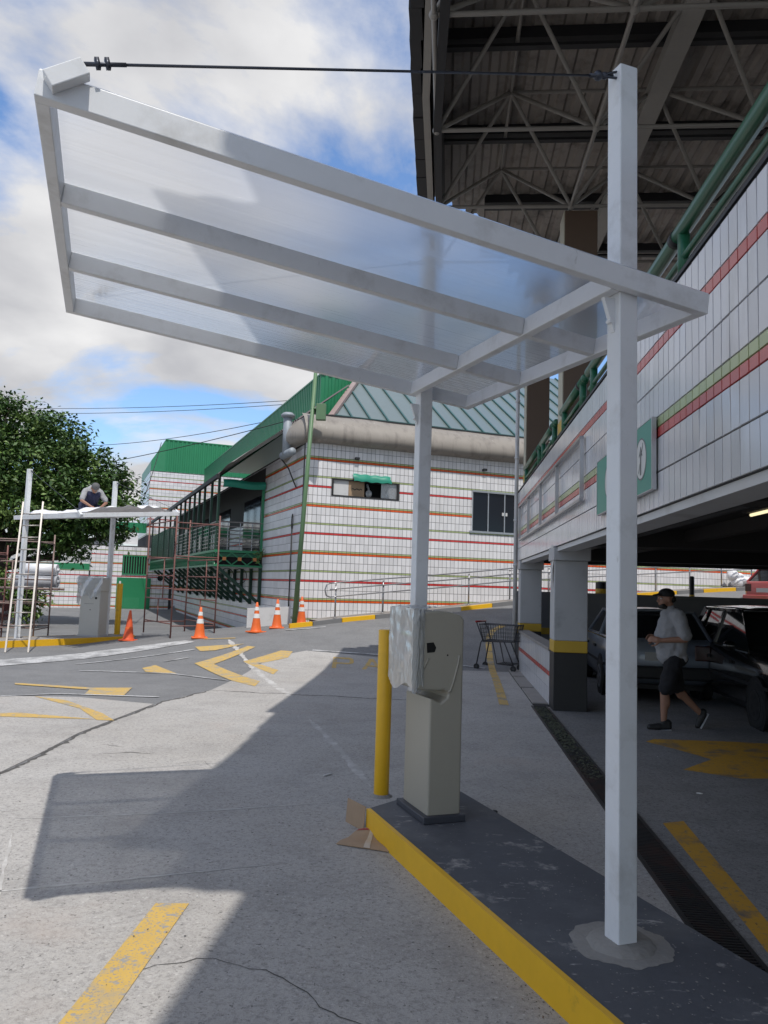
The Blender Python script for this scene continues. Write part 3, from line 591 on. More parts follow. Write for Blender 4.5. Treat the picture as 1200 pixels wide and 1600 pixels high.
column(7.2, 7.65, 11.3, 11.75, 0, 2.6, (.82, .985), 'dark_wall', False); column(7.2, 7.65, 5.5, 5.95, 0, 2.6, (.82, .985), 'dark_wall', False)
for v0, zc in ((11.17, 7.35), (16.5, 7.35)):
    m = MB(WF); m.box(1.62, 2.10, v0, v0 + .45, 4.19, zc); c = m.build('column', 'brown_paint', gar, bevel=.012, label='brown upper column')
    m = MB(WF); m.box(1.606, 1.619, v0 + .01, v0 + .44, 4.19, zc); m.build('lit_column_side', 'lit_brown', c)  # thin pale sheet paints the lit left side of the brown column
    m = MB(WF); m.box(1.604, 2.102, v0 - .003, v0 + .453, 4.02, 4.188); m.build('yellow_band', 'yellow_band', c)
    m = MB(WF); m.box(1.606, 2.10, v0, v0 + .45, 2.95, 4.018); m.build('black_band', 'black_paint', c)
# low tiled wall between the columns
m = MB(WF); m.box(1.535, 1.70, 11.63, 16.54, 0, .80); lw = m.build('low_wall', 'grout', gar)
m = MB(WF); m.box(1.50, 1.73, 11.63, 16.54, .801, .85); m.build('wall_cap', 'cover_concrete', lw, bevel=.006)
m = MB(WF)
for i in range(37):
    ya = 11.64 + i * PT + .002; yb = ya + PT - .005
    for z0, z1, k in ((.02, .26, 0), (.265, .43, 0), (.435, .50, 1), (.505, .795, 0)):
        m.box(1.522, 1.534, ya, yb, z0, z1, k)
o = m.build('tile', tm, lw); o['kind'] = 'stuff'
m = MB(WF); m.tube((1.49, 17.25, .3), (1.49, 17.25, 7.4), .045, 12)
for z in (2.2, 3.2, 4.6, 5.9): m.tube((1.49, 17.25, z), (1.49, 17.25, z + .05), .055, 12)
o = m.build('downpipe', 'plain_white', smooth=True, org=WF @ V((1.49, 17.25, .3))); tag(o, 'white vertical drainpipe at the far end of the tiled garage front', 'drainpipe')
# green sign with two arrow discs
root = thing('direction_sign', 'wide teal green sign with white arrow discs on the tiled garage parapet behind the post', 'sign', WF @ V((1.49, 6.8, 2.72)))
m = MB(WF); m.box(1.475, 1.50, 5.73, 7.81, 2.452, 2.978); m.build('sign_board', 'teal_sign', root)
m = MB(WF)
for y in (5.722, 7.812): m.box(1.472, 1.505, y - .008, y + .008, 2.445, 2.985)
for z in (2.448, 2.982): m.box(1.472, 1.505, 5.73, 7.81, z - .004, z + .004)
m.build('sign_edge', 'aluminium', root)
FACE = lambda y, z: WF @ Matrix(((0, 0, -1, 1.4745), (-1, 0, 0, y), (0, 1, 0, z), (0, 0, 0, 1)))   # local x to the viewer's right
for y in (6.04, 7.25):
    m = MB(FACE(y, 2.72)); n = 32; c = [(.165 * cos(2 * pi * i / n), .165 * sin(2 * pi * i / n)) for i in range(n)]; m.prism(c, 0, .002, 0)
    rg = [(.165 * cos(2 * pi * i / n), .165 * sin(2 * pi * i / n)) for i in range(n)]; r2 = [(.152 * cos(2 * pi * i / n), .152 * sin(2 * pi * i / n)) for i in range(n)]
    m.add([(*p, .0025) for p in rg] + [(*p, .0025) for p in r2], [(i, (i + 1) % n, n + (i + 1) % n, n + i) for i in range(n)], 1)
    d = m.build('arrow_disc', ['sign_white', 'sign_grey'], root)
    m = MB(FACE(y, 2.72)); m.prism([(-.012, -.125), (.012, -.125), (.012, .04), (.05, .02), (0, .10), (-.05, .02), (-.012, .04)], .003, .005)
    m.prism([(-.065, -.10), (-.058, -.105), (.075, .115), (.068, .12)], .003, .0045); m.build('arrow_mark', 'sign_grey', d)
m = MB(FACE(6.43, 2.72)); m.prism(bar(-.03, -.10, .0, .10), 0, .003); m.prism(bar(-.18, -.1, -.15, .1), 0, .003); m.prism(bar(-.15, -.015, -.03, .015), 0, .003)
m.build('lettering', 'sign_white', root)
# aluminium banner frame on the parapet
root = thing('banner_frame', 'empty thin aluminium banner frame fixed across the far half of the tiled parapet', 'frame', WF @ V((1.5, 12.5, 3.08)))
for y in (8.76, 10.75, 12.66, 14.55, 16.28):
    m = MB(WF); m.box(1.46, 1.505, y - .018, y + .018, 2.74, 3.44); m.build('frame_post', 'aluminium', root)
for z in (3.41, 2.70):
    m = MB(WF); m.box(1.455, 1.50, 8.74, 16.3, z, z + .033); m.build('frame_rail', 'rail_steel', root)
# hanging strip of torn paper on the near column
m = MB(WF); m.grid(lambda a, b: (1.505 - .012 * sin(b * 7) - .01 * (1 - b), 11.3 + (a - .5) * (.10 + .10 * b) * (1 if b > .25 else b * 4), 1.72 + b * .62), 4, 14)
o = m.build('paper_strip', 'paper', smooth=True, org=WF @ V((1.5, 11.3, 2))); tag(o, 'torn strip of pale paper hanging on the near garage column', 'paper strip')
# parapet railing: green pipes in sections
def railing(v0, v1, posts, lab):
    r = thing('parapet_railing', lab, 'railing', WF @ V((1.6, (v0 + v1) / 2, 3.87)), 'green railings on the garage parapet')
    m = MB(WF); m.tube((1.6, v0, 4.25), (1.6, v1, 4.25), .055, 14); m.ell((1.6, v0, 4.25), .055); m.ell((1.6, v1, 4.25), .055)
    m.build('top_rail', 'green_steel', r, smooth=True)
    m = MB(WF); m.tube((1.6, v0 + .05, 4.04), (1.6, v1 - .05, 4.04), .026, 10); m.build('lower_rail', 'green_steel', r, smooth=True)
    for p in posts:
        m = MB(WF); m.tube((1.6, p, 3.866), (1.6, p, 4.25), .042, 12); m.build('railing_post', 'green_steel', r, smooth=True)
    m = MB(WF)
    for p in posts[:1]: m.tube((1.6, p + .12, 4.25), (1.6, p + .20, 4.25), .062, 14)
    m.build('coupling', 'black_flashing', r, smooth=True)
railing(-5, 9.0, (5.35, 1.5, 8.7), 'longest and nearest green pipe railing on the tiled garage parapet, at upper right')
railing(9.25, 11.1, (9.4, 10.9), 'short green pipe railing section just before the nearer brown column')
railing(11.75, 13.5, (11.9, 13.3), 'short green pipe railing section between the two brown columns')
railing(13.7, 16.4, (13.85, 16.2), 'farthest green pipe railing section ending at the far brown column')
# lamp under the slab
root = thing('ceiling_lamp', 'lit fluorescent tube lamp hanging under the dark garage ceiling', 'lamp', WF @ V((3.0, 6.6, 2.5)))
m = MB(WF); m.box(2.93, 3.07, 6.0, 7.95, 2.515, 2.545); m.tube((3., 6.3, 2.545), (3., 6.3, 2.62), .01); m.tube((3., 7.4, 2.545), (3., 7.4, 2.62), .01); m.build('lamp_housing', 'dark_ceiling', root)
m = MB(WF); m.tube((3.0, 6.05, 2.497), (3.0, 7.9, 2.497), .016, 10); m.build('tube', 'tube_light', root, smooth=True)

# ================================================================== ROOF OVER THE DECK
roof = thing('garage_roof', 'high corrugated steel roof on a dark space-frame truss over the garage', 'roof', WF @ V((4, 6, 8)))
ZB, ZT, ZS = 7.4, 8.55, 8.72
EU = lambda v: -.22 - .40 * min(1, max(0, (v - 1.3) / 7.7))          # the eaves line, not quite parallel to the garage
def vend(u): return 13.4 if u < -.35 else 13.4 + (u + .35) * 1.0 if u < .4 else min(18.6, 14.1 + (u - .4) * 3.)
def vbeg(u): return 1.3 + (-.22 - u) / .40 * 7.7 if u < -.22 else .75 if u < .05 else .18 if u < .72 else -5.0
PITCH = .25
def sheet(u0, n):
    m = MB(WF)
    for i in range(n):
        u = u0 + i * PITCH; a, b = vbeg(max(u + .12, -.6)), vend(u + .12)
        prof = [(0, 0), (.10, 0), (.135, .045), (.215, .045), (.25, 0)]
        vs = [(u + x, a, ZS + z) for x, z in prof] + [(u + x, b, ZS + z) for x, z in prof]
        m.add(vs, [(j, j + 1, 6 + j, 5 + j) for j in range(4)])
    m.build('roof_sheet', 'roof_steel', roof)
u = -.58
while u < 20: sheet(u, 4); u += 4 * PITCH
# truss tubes
MU, MV = 1.97, 1.97; U0, V0 = -.27, 9.17 - 2 * 1.97
tubem = MB(); tubem.tube((0, 0, 0), (0, 0, 1), 1, 8); tube_me = tubem.mesh('truss_tube', 'truss_paint')
for p in tube_me.polygons: p.use_smooth = len(p.vertices) == 4
def tube_obj(p, q, r):
    p = WF @ V(p); q = WF @ V(q); d = q - p
    inst('truss_tube', tube_me, roof, T_(p) @ d.to_track_quat('Z', 'Y').to_matrix().to_4x4() @ Matrix.Diagonal((r, r, d.length, 1)))
NU, NV = 5, 5
bn = lambda i, j: (U0 + i * MU, V0 + j * MV, ZB); tn = lambda i, j: (U0 + (i + .5) * MU, V0 + (j + .5) * MV, ZT)
for i in range(NU):
    for j in range(NV):
        if i < NU - 1: tube_obj(bn(i, j), bn(i + 1, j), .028)
        if j < NV - 1: tube_obj(bn(i, j), bn(i, j + 1), .028)
        if i < NU - 1 and j < NV - 1:
            if i < NU - 2: tube_obj(tn(i, j), tn(i + 1, j), .026)
            if j < NV - 2: tube_obj(tn(i, j), tn(i, j + 1), .026)
            for a in (0, 1):
                for c in (0, 1): tube_obj(bn(i + a, j + c), tn(i, j), .028)
m = MB(WF)
for i in range(NU):
    for j in range(NV):
        m.ell(bn(i, j), .055, 8, 6)
        if i < NU - 1 and j < NV - 1: m.ell(tn(i, j), .05, 8, 6)
m.build('truss_node', 'truss_paint', roof, smooth=True)
for v in (9.15, 11.2, 5.1, 7.1, 13.3, 15.3):
    m = MB(WF); u0 = EU(v) + .3 if v < 13 else .5; m.box(u0, 20, v - .06, v + .06, 8.56, 8.71); m.box(u0, 20, v - .045, v + .045, 8.46, 8.50); m.build('purlin', 'black_flashing', roof)
for u in (2.64, 8.6):
    m = MB(WF); m.box(u - .13, u + .13, -4.9, 17.5, 8.30, 8.45); m.build('roof_beam', 'roof_beam', roof)
m = MB(WF); m.beam((EU(1.4) + .36, 1.4, 8.0), (EU(9) + .36, 9, 8.0), .10, 1.3); m.box(-.31, -.21, 9, 13.3, 7.36, 8.66); m.build('edge_truss_plate', 'black_flashing', roof)
m = MB(WF); m.beam((EU(1.4) + .21, 1.4, 7.93), (EU(9) + .21, 9, 7.93), .09, .43); m.box(-.455, -.365, 9, 13.3, 7.715, 8.145); m.build('edge_beam', 'roof_beam', roof)
m = MB(WF)
yy = 1.35; rnd = random.Random(2)
while yy < 13.4:
    L = min(.5, 13.4 - yy); j_ = rnd.uniform(-.015, .015); e_ = EU(yy + L / 2); m.box(e_ + j_, e_ + .14, yy, yy + L - .004, 8.0 + j_, 8.7); yy += L
m.build('edge_flashing', 'black_flashing', roof)

# ================================================================== OLD TILED BUILDING
WALL_M = ['wall_white', 'tile_orange', 'tile_green', 'stripe_red']
def wall_rows(zlo, zhi):
    """rows of tiles and thin coloured bands repeating every 1.32 m"""
    seq = [(.06, 1), (.05, 2), (.22, 0), (.22, 0), (.06, 3), (.22, 0), (.05, 2), (.22, 0), (.22, 0)]
    out = []; z = 1.17 - 1.32 * 3
    while z < zhi:
        for h, k in seq:
            a, b = max(z, zlo), min(z + h, zhi)
            if b - a > .02: out.append((a, b, k))
            z += h
    return out
def tiled(M, x0, x1, zlo, zhi, holes=(), pitch=PT, plain=None, mats=WALL_M):
    """tiles 1 cm proud of the plane y=0 of frame M (facing -y), skipping holes"""
    m = MB(M); rows = wall_rows(zlo, zhi); n = int((x1 - x0) / pitch); rnd = random.Random(int(x1 * 10))
    for a, b, k in rows:
        for i in range(n):
            xa = x0 + i * pitch; xb = xa + pitch; segs = [(xa, xb, a, b)]
            for (hx0, hx1, hz0, hz1) in holes:
                new = []
                for (sa, sb, za, zb) in segs:
                    if sb <= hx0 or sa >= hx1 or zb <= hz0 or za >= hz1: new.append((sa, sb, za, zb)); continue
                    if sa < hx0: new.append((sa, hx0, za, zb))
                    if sb > hx1: new.append((hx1, sb, za, zb))
                    if za < hz0: new.append((max(sa, hx0), min(sb, hx1), za, hz0))
                    if zb > hz1: new.append((max(sa, hx0), min(sb, hx1), hz1, zb))
                segs = new
            for (sa, sb, za, zb) in segs:
                if sb - sa < .02 or zb - za < .015: continue
                g_ = .0055; e = rnd.uniform(-.0012, .0012)
                m.add([(sa + g_, 0, za + g_), (sb - g_, 0, za + g_), (sb - g_, 0, zb - g_), (sa + g_, 0, zb - g_), (sa + g_, -.012 + e, za + g_), (sb - g_, -.012 - e, za + g_), (sb - g_, -.012 - e, zb - g_), (sa + g_, -.012 + e, zb - g_)],
                      [(4, 5, 6, 7), (0, 1, 5, 4), (1, 2, 6, 5), (2, 3, 7, 6), (3, 0, 4, 7)], k)
    return m
def slab_holes(M, x0, x1, z0, z1, t, holes):
    m = MB(M); X = sorted({x0, x1, *[h[0] for h in holes], *[h[1] for h in holes]}); Z = sorted({z0, z1, *[h[2] for h in holes], *[h[3] for h in holes]})
    for xa, xb in zip(X, X[1:]):
        for za, zb in zip(Z, Z[1:]):
            cx, cz = (xa + xb) / 2, (za + zb) / 2
            if any(h[0] < cx < h[1] and h[2] < cz < h[3] for h in holes): continue
            m.box(xa, xb, 0, t, za, zb)
    return m
bld = thing('tiled_building', 'old white tiled market building with orange and green stripes and glazed roof', 'building', BC)
H1 = (.83, 2.84, 4.19, 4.62); H2 = (5.28, 7.6, 3.42, 4.62)
slab_holes(BF, 0, 18, -.4, 5.68, .25, [H1, H2]).build('front_wall', 'grout', bld)
o = tiled(BF, 0, 18, .3, 5.64, [H1, H2]).build('wall_tile', WALL_M, bld); o['kind'] = 'stuff'
LF = BF @ Matrix(((0, 1, 0, 0), (-1, 0, 0, 0), (0, 0, 1, 0), (0, 0, 0, 1))) if False else BF @ RZ(-pi / 2)      # x = -b, y(+) = a : tiles face -y = towards -a
m = MB(BF); m.box(0, .25, .25, 31, -.6, 5.6); m.build('side_wall', 'grout', bld)
o = tiled(LF, -30, 0, -.5, 5.55, pitch=PT * 2).build('side_wall_tile', WALL_M, bld); o['kind'] = 'stuff'
# dark glazed slot behind window openings, and what fills them
m = MB(BF); m.box(5.2, 7.7, .22, .24, 3.3, 4.7); m.box(.7, 2.95, .30, .32, 4.1, 4.7); m.build('window_back', 'black_void', bld)
w = MB(BF); 
for x in (5.30, 5.845, 6.42, 6.99, 7.58): w.box(x - .018, x + .018, .0, .05, 3.42, 4.62)
w.box(5.28, 7.6, -.03, .05, 4.60, 4.66); w.box(5.2, 7.7, -.05, .05, 3.36, 3.42)
win = w.build('window', 'aluminium', bld, label='wide dark four-pane sliding window')
for a, b_ in ((5.32, 5.826), (5.864, 6.401), (6.439, 6.971), (7.009, 7.56)):
    m = MB(BF); m.box(a, b_, .02, .03, 3.43, 4.60); m.build('pane', 'dark_glass', win)
m = MB(BF)
for x in (6.36, 6.48): m.box(x - .03, x + .03, -.012, .018, 3.93, 4.03)
m.build('handle', 'plain_white', win)
w = MB(BF)
for x in (.83, 2.84): w.box(x - .03, x + .03, -.025, .04, 4.16, 4.65)
w.box(.80, 2.87, -.025, .04, 4.62, 4.66); w.box(.80, 2.87, -.025, .04, 4.155, 4.19)
win = w.build('window', 'black_flashing', bld, label='low wide hatch window filled with odd panels')
for a, b_, mt, nm in ((.86, 1.32, 'plain_white', 'white_panel'), (1.325, 1.80, 'cardboard', 'cardboard_panel'), (2.32, 2.81, 'foil', 'foil_panel')):
    m = MB(BF); m.box(a, b_, .03, .05, 4.19, 4.62); m.build(nm, mt, win)
m = MB(BF); m.add([(1.42 + .045 * i + .01 * sin(i * 5), .028, 4.38 + .02 * sin(i * 2.3) + d) for i in range(8) for d in (0, .03)], [(2 * i, 2 * i + 2, 2 * i + 3, 2 * i + 1) for i in range(7)]); m.build('scribble', 'black_paint', win)
m = MB(BF); m.ell((1.95, .06, 4.30), (.10, .05, .11)); m.cap((1.95, .06, 4.4), (1.90, .06, 4.55), .03); m.build('plastic_bag', 'plastic_film', win, smooth=True)
m = MB(BF); m.grid(lambda a, b_: (1.40 + a * 1.15 + .02 * sin(b_ * 9), -.03 - .17 * sin(b_ * pi * .55) * (.8 + .2 * sin(a * 9)), 4.66 + .17 * cos(b_ * pi * .6) + .012 * sin(a * 23)), 24, 8); m.build('rolled_awning', 'tarp_teal', bld, smooth=True)
for x, z in ((1.52, 5.27), (5.66, 5.30)):
    m = MB(BF); m.box(x - .06, x + .06, -.12, 0, z - .03, z + .03); m.build('wall_lamp', 'black_flashing', bld)
# bulging gutter shell round the eaves
PR = [(.02, 5.60), (-.22, 5.62), (-.33, 5.72), (-.34, 5.88), (-.27, 6.08), (-.10, 6.29), (.14, 6.45), (.46, 6.54)]
def shell(a, j):
    b_, z = PR[j]; s_ = -.10 + a * 18.2
    return (s_, b_ + .02 * noise.noise(V((s_ * .9, j * .7, 0))), z + .025 * noise.noise(V((s_ * .8, j * .5, 3))))
m = MB(BF); m.grid(lambda a, t: shell(a, int(round(t * 7))), 60, 7)
def corner(a, t):
    b_, z = PR[int(round(t * 7))]; an = a * pi / 2; r = .55 - b_
    return (.45 - r * sin(an) - .0, .55 - r * cos(an) if True else 0, z - .02 * a)
m.grid(lambda a, t: (.42 - (.55 - PR[int(round(t * 7))][0]) * sin(a * pi / 2) * 1.0, .55 - (.55 - PR[int(round(t * 7))][0]) * cos(a * pi / 2), PR[int(round(t * 7))][1] - .06 * a), 10, 7)
m.grid(lambda a, t: (.42 - (.55 - PR[int(round(t * 7))][0]) * (1 - .35 * a), .55 + a * 1.5, PR[int(round(t * 7))][1] - .06 - .25 * a), 8, 7)
m.build('gutter_shell', 'gutter_shell', bld, smooth=True)
m = MB(BF); m.box(.3, 18, .15, .5, 5.6, 6.5); m.build('eaves_core', 'black_flashing', bld)
# glazed front roof slope: z = 6.55 + .7*(b-.5)
SL = .70
def sp(a, b_, dz=0): return (a, b_, 6.55 + SL * (b_ - .5) + dz)
ML = [1.02, 1.51, 2.09, 2.68, 3.36, 4.05, 4.75, 5.32, 5.92, 6.51, 7.1]
while ML[-1] < 17.5: ML.append(ML[-1] + .59)
hip = lambda a: .5 + (a - .95) * 1.62          # b of the hip line at a
TOPB = 6.2
for a0, a1 in zip([.95] + ML, ML):
    t0, t1 = min(TOPB, hip(a0)), min(TOPB, hip(a1)); m = MB(BF)
    if a0 < 1: m.add([sp(a0, .5), sp(a1, .5), sp(a1, t1)], [(0, 1, 2)])
    else: m.add([sp(a0 + .02, .5), sp(a1 - .02, .5), sp(a1 - .02, t1), sp(a0 + .02, t0)], [(0, 1, 2, 3)])
    m.build('skylight_pane', 'skylight_glass', bld)
for a in ML:
    m = MB(BF); m.beam(sp(a, .45, .02), sp(a, min(TOPB, hip(a)), .02), .05, .07); m.build('mullion', 'mullion', bld)
m = MB(BF); m.box(.9, 18, .40, .5, 6.5, 6.58); m.build('skylight_sill', 'mullion', bld)
m = MB(BF); m.beam(sp(.82, .35, .06), sp(4.35, hip(4.35), .12), .16, .10); m.build('hip_cap', 'hip_cap', bld)
m = MB(BF); m.add([sp(4.4, TOPB), (18, TOPB, 6.55 + SL * (TOPB - .5)), (18, 12, 10.4), (4.4, 12, 10.4)], [(0, 1, 2, 3)]); m.build('rear_roof', 'shingle', bld)
# ribbed side roof rising from the side eaves to the green monitor
def sr(a, b_): return (a, b_, 6.42 + .80 * a)
rib = MB(BF); bb = 31.
rows = [(-1.65, 4.4), (0, 4.4)]
nrib = 0; b_ = .6
while b_ < 31:
    a0 = -1.62 if b_ > 4.4 else -.05
    a1 = min(2.05, .92 + (b_ - .5) / 1.62)
    z = lambda a: sr(a, 0)[2]
    rib.add([(a0, b_, z(a0)), (a0, b_ + .11, z(a0)), (a0, b_ + .13, z(a0) + .05), (a0, b_ + .22, z(a0) + .05), (a0, b_ + .24, z(a0)), (a1, b_, z(a1)), (a1, b_ + .11, z(a1)), (a1, b_ + .13, z(a1) + .05), (a1, b_ + .22, z(a1) + .05), (a1, b_ + .24, z(a1))],
            [(j, j + 1, 6 + j, 5 + j) for j in range(4)])
    b_ += .24
rib.build('side_roof', 'shingle', bld)
m = MB(BF); m.box(-1.70, -1.60, 4.4, 31, 4.98, 5.12); m.build('side_gutter', 'black_flashing', bld)
m = MB(BF); m.grid(lambda a, t: (-1.6 + t * 1.75, 2.0 + a * 3.6 - t * .7, 5.2 + .80 * t * 1.6 + .05 * sin(a * 6 + t * 3)), 8, 5); m.build('loose_awning_sheet', 'gutter_shell', bld, smooth=True)
# green corrugated monitor
mon = MB(BF)
def corr(M, x0, x1, zf0, zf1, pitch=.25, m=None, mi=0):
    m = m or MB(M); x = x0
    while x < x1 - .01:
        p = min(pitch, x1 - x); pts = [(0, 0), (.4, 0), (.5, -.035), (.9, -.035), (1, 0)]
        m.add([(x + t * p, y, zf0(x + t * p)) for t, y in pts] + [(x + t * p, y, zf1(x + t * p)) for t, y in pts], [(j, j + 1, 6 + j, 5 + j) for j in range(4)], mi); x += p
    return m
MF = BF @ T_((2.0, 5.36, 0)); ML_ = MF @ RZ(-pi / 2)
corr(MF, 0, 16, lambda x: 7.3, lambda x: 9.14).build('monitor_front', 'green_sheet', bld)
corr(ML_, -27, 0, lambda x: 7.9 + .0 * x, lambda x: 9.14).build('monitor_side', 'green_sheet', bld)
m = MB(MF); m.box(-.05, 16, -.05, 27, 9.14, 9.2); m.build('monitor_roof', 'green_light', bld)
# vent duct on the side eaves
root = thing('vent_duct', 'grey galvanised vent duct with cowl rising from the side eaves', 'duct', BF @ V((-.4, .5, 5.2)))
m = MB(BF); m.tube((-.4, .55, 5.28), (-.4, .55, 6.42), .125, 16); m.build('stack', 'galvanised', root, smooth=True)
m = MB(BF); m.lathe([(.16, 6.36), (.20, 6.40), (.20, 6.44), (.13, 6.50)], 16, (-.4, .55, 0)); m.build('cowl', 'galvanised', root, smooth=True)
m = MB(BF); m.tube((-.4, .95, 5.32), (-.4, -.10, 5.29), .11, 16); m.build('elbow', 'galvanised', root, smooth=True)
# balcony
bal = thing('balcony', 'long green steel balcony with railings and diagonal brackets on the tiled side wall', 'balcony', BF @ V((-.8, 5, 2.5)))
bo, b0, b1 = -1.55, 4.65, 28
PB = [4.68, 6.1, 7.7, 9.0, 10.3, 11.7, 13.1, 14.6, 16.2, 18.5, 21, 24, 27.9]
m = MB(BF); m.box(bo, -.02, b0, b1, 2.46, 2.58); m.build('balcony_floor', 'green_steel', bal)
for z0, z1 in ((2.60, 2.68), (2.14, 2.20)):
    m = MB(BF); m.box(bo - .06, bo + .02, b0 - .05, b1, z0, z1); m.box(bo + .02, -.02, b0 - .05, b0 + .03, z0, z1); m.build('edge_rail', 'green_light', bal)
m = MB(BF); m.box(bo + .03, -.02, b0 + .04, b0 + .06, 2.2, 2.6); m.box(bo + .03, bo + .05, b0 + .06, b1, 2.2, 2.46); m.build('edge_backing', 'black_void', bal)
for k in range(3):
    x0 = bo + .02 + k * .5; x1 = x0 + .5
    m = MB(BF); m.beam((x0, b0 - .01, 2.2), (x1, b0 - .01, 2.6), .03, .035); m.beam((x1, b0 - .018, 2.2), (x0, b0 - .018, 2.6), .03, .035); m.build('lattice_cross', 'green_light', bal)
    m = MB(BF); c = (x0 + x1) / 2; m.box(c - .06, c + .06, b0 - .045, b0 - .034, 2.34, 2.45); m.build('lattice_boss', 'orange_deco', bal)
m = MB(BF); b_ = b0 + .1
while b_ < b1: m.beam((bo - .02, b_, 2.2), (bo - .02, b_ + .25, 2.6), .03, .03); m.beam((bo - .028, b_ + .25, 2.2), (bo - .028, b_, 2.6), .03, .03); b_ += .34
m.build('side_lattice', 'green_light', bal)
for b_ in PB:
    m = MB(BF); m.box(bo - .04, bo + .04, b_ - .04, b_ + .04, 2.68, 5.1); m.build('balcony_post', 'green_dark', bal)
m = MB(BF); m.box(-.12, -.04, b0 - .02, b0 + .06, 2.68, 5.0); m.build('balcony_post', 'green_light', bal)
m = MB(BF)
for z in (2.80, 2.93, 3.06, 3.19, 3.32, 3.45, 3.60): m.tube((bo, b0, z), (-.06, b0, z), .018 if z < 3.5 else .026, 6); m.tube((bo, b0, z), (bo, 16.2, z), .016 if z < 3.5 else .022, 6)
for x in (bo + .35, bo + .75, bo + 1.15): m.tube((x, b0, 2.68), (x, b0, 3.6), .016, 6)
m.build('railing', 'rail_steel', bal)
m = MB(BF); b_ = 5.0
while b_ < 28:
    m.box(bo - .01, bo + .01, b_, b_ + .06, 2.68, 3.62 if b_ < 16 else 4.2); b_ += .26 if b_ > 16 else .45
m.build('railing_slat', 'green_steel', bal)
for b_ in PB[:-1] + [26]:
    for (p, q) in (((bo + .05, b_, 2.13), (-.06, b_, .95)), ((-.07, b_, .9), (-.07, b_, 2.13))):
        m = MB(BF); m.beam(p, q, .10, .09, upv=(0, 1, 0)); m.build('bracket', 'green_dark', bal)
m = MB(BF); m.tube((-.4, b0 + .5, 1.95), (-.4, b0 + .53, 1.95), .001, 4)
for k, c in enumerate((-1.0, -.55)):
    m.path([(c + .22 * cos(2 * pi * i / 20), b0 + .9, 1.85 + .25 * sin(2 * pi * i / 20)) for i in range(20)], .012, 6, closed=True)
m.build('hanging_hose', 'black_paint', bal)
for a_ in range(4):
    m = MB(BF); m.box(-.035, -.022, 5.2 + a_ * 5.6, 8.0 + a_ * 5.6, 2.6, 4.6); m.build('glazed_door', 'dark_glass', bal)
m = MB(BF); m.box(-.018, -.004, b0 + .1, 28, 3.75, 5.5); m.build('painted_wall_shade', 'balcony_shade', bal)  # dark sheet over the tiles paints the shade under the balcony roof
m = MB(BF); m.grid(lambda a, t: (bo + .1 + a * 1.4, b0 - .1 - .10 * sin(t * pi), 4.98 - t * .26 + .02 * sin(a * 7)), 12, 6); m.build('rolled_blind', 'tarp_teal', bal, smooth=True)
# leaning green pole with box at the corner
root = thing('utility_pole', 'slim weathered green pole leaning against the corner of the tiled building', 'pole', (-2.3, 20.6, .5))
m = MB(); m.tube((-2.29, 20.55, .45), (-1.985, 20.62, 7.7), .07, 12, r2=.05); m.build('shaft', 'green_pole', root, smooth=True)
m = MB(T_((-1.80, 20.58, 6.33))); m.box(-.13, .13, -.10, .10, -.22, .22); m.box(-.28, -.1, -.02, .02, .08, .12); m.build('junction_box', 'green_pole', root, bevel=.01)
# low white board and black hose on the side wall
m = MB(BF); m.add([(-1.32, .45, .05), (-.10, .45, .3), (-.10, .50, .3), (-1.32, .50, .05), (-1.32, .45, .95), (-.10, .45, 1.02), (-.10, .50, 1.02), (-1.32, .50, .95)], [(0, 1, 5, 4), (1, 2, 6, 5), (2, 3, 7, 6), (3, 0, 4, 7), (4, 5, 6, 7)]); o = m.build('white_board', 'plain_white', org=BF @ V((-.7, .45, .4))); tag(o, 'low blank white board standing at the foot of the tiled side wall', 'board')
m = MB(BF); m.tube((-.04, .95, 1.0), (-.04, .95, 3.2), .018, 6); m.path([(-.04, .95 + .07 * sin(i * .55), 3.2 + .45 * (1 - cos(i * .55)) / 2) for i in range(12)], .015, 6)
o = m.build('wall_hose', 'wire_black', smooth=True, org=BF @ V((-.04, .95, 2))); tag(o, 'thin black hose looped on the tiled side wall beside the green pole', 'hose')
m = MB(BF); m.path([(-.3, 1.7, 5.4), (-.15, 1.2, 5.0), (-.1, .8, 4.6), (-.05, .65, 4.4)], .02, 6); o = m.build('loose_cable', 'wire_black', smooth=True, org=BF @ V((-.1, 1, 5))); tag(o, 'loose black cable hanging below the vent duct', 'cable')
m = MB(BF); m.box(-.16, -.02, 3.9, 4.3, 2.35, 2.75)
rnd = random.Random(4); m = MB(BF)
for i in range(60):
    p = V((-.2 + rnd.gauss(0, .1), 4.25 + rnd.gauss(0, .08), 2.55 + rnd.gauss(0, .13))); d = V((rnd.gauss(0, 1), rnd.gauss(0, 1), rnd.gauss(0, 1))).normalized() * .06; e_ = d.orthogonal().normalized() * .025
    m.add([p - d, p + e_, p + d, p - e_], [(0, 1, 2, 3)])
o = m.build('hanging_plant', 'leaf_b', org=BF @ V((-.2, 4.25, 2.55))); tag(o, 'small ragged plant hanging at the near corner of the green balcony', 'plant')
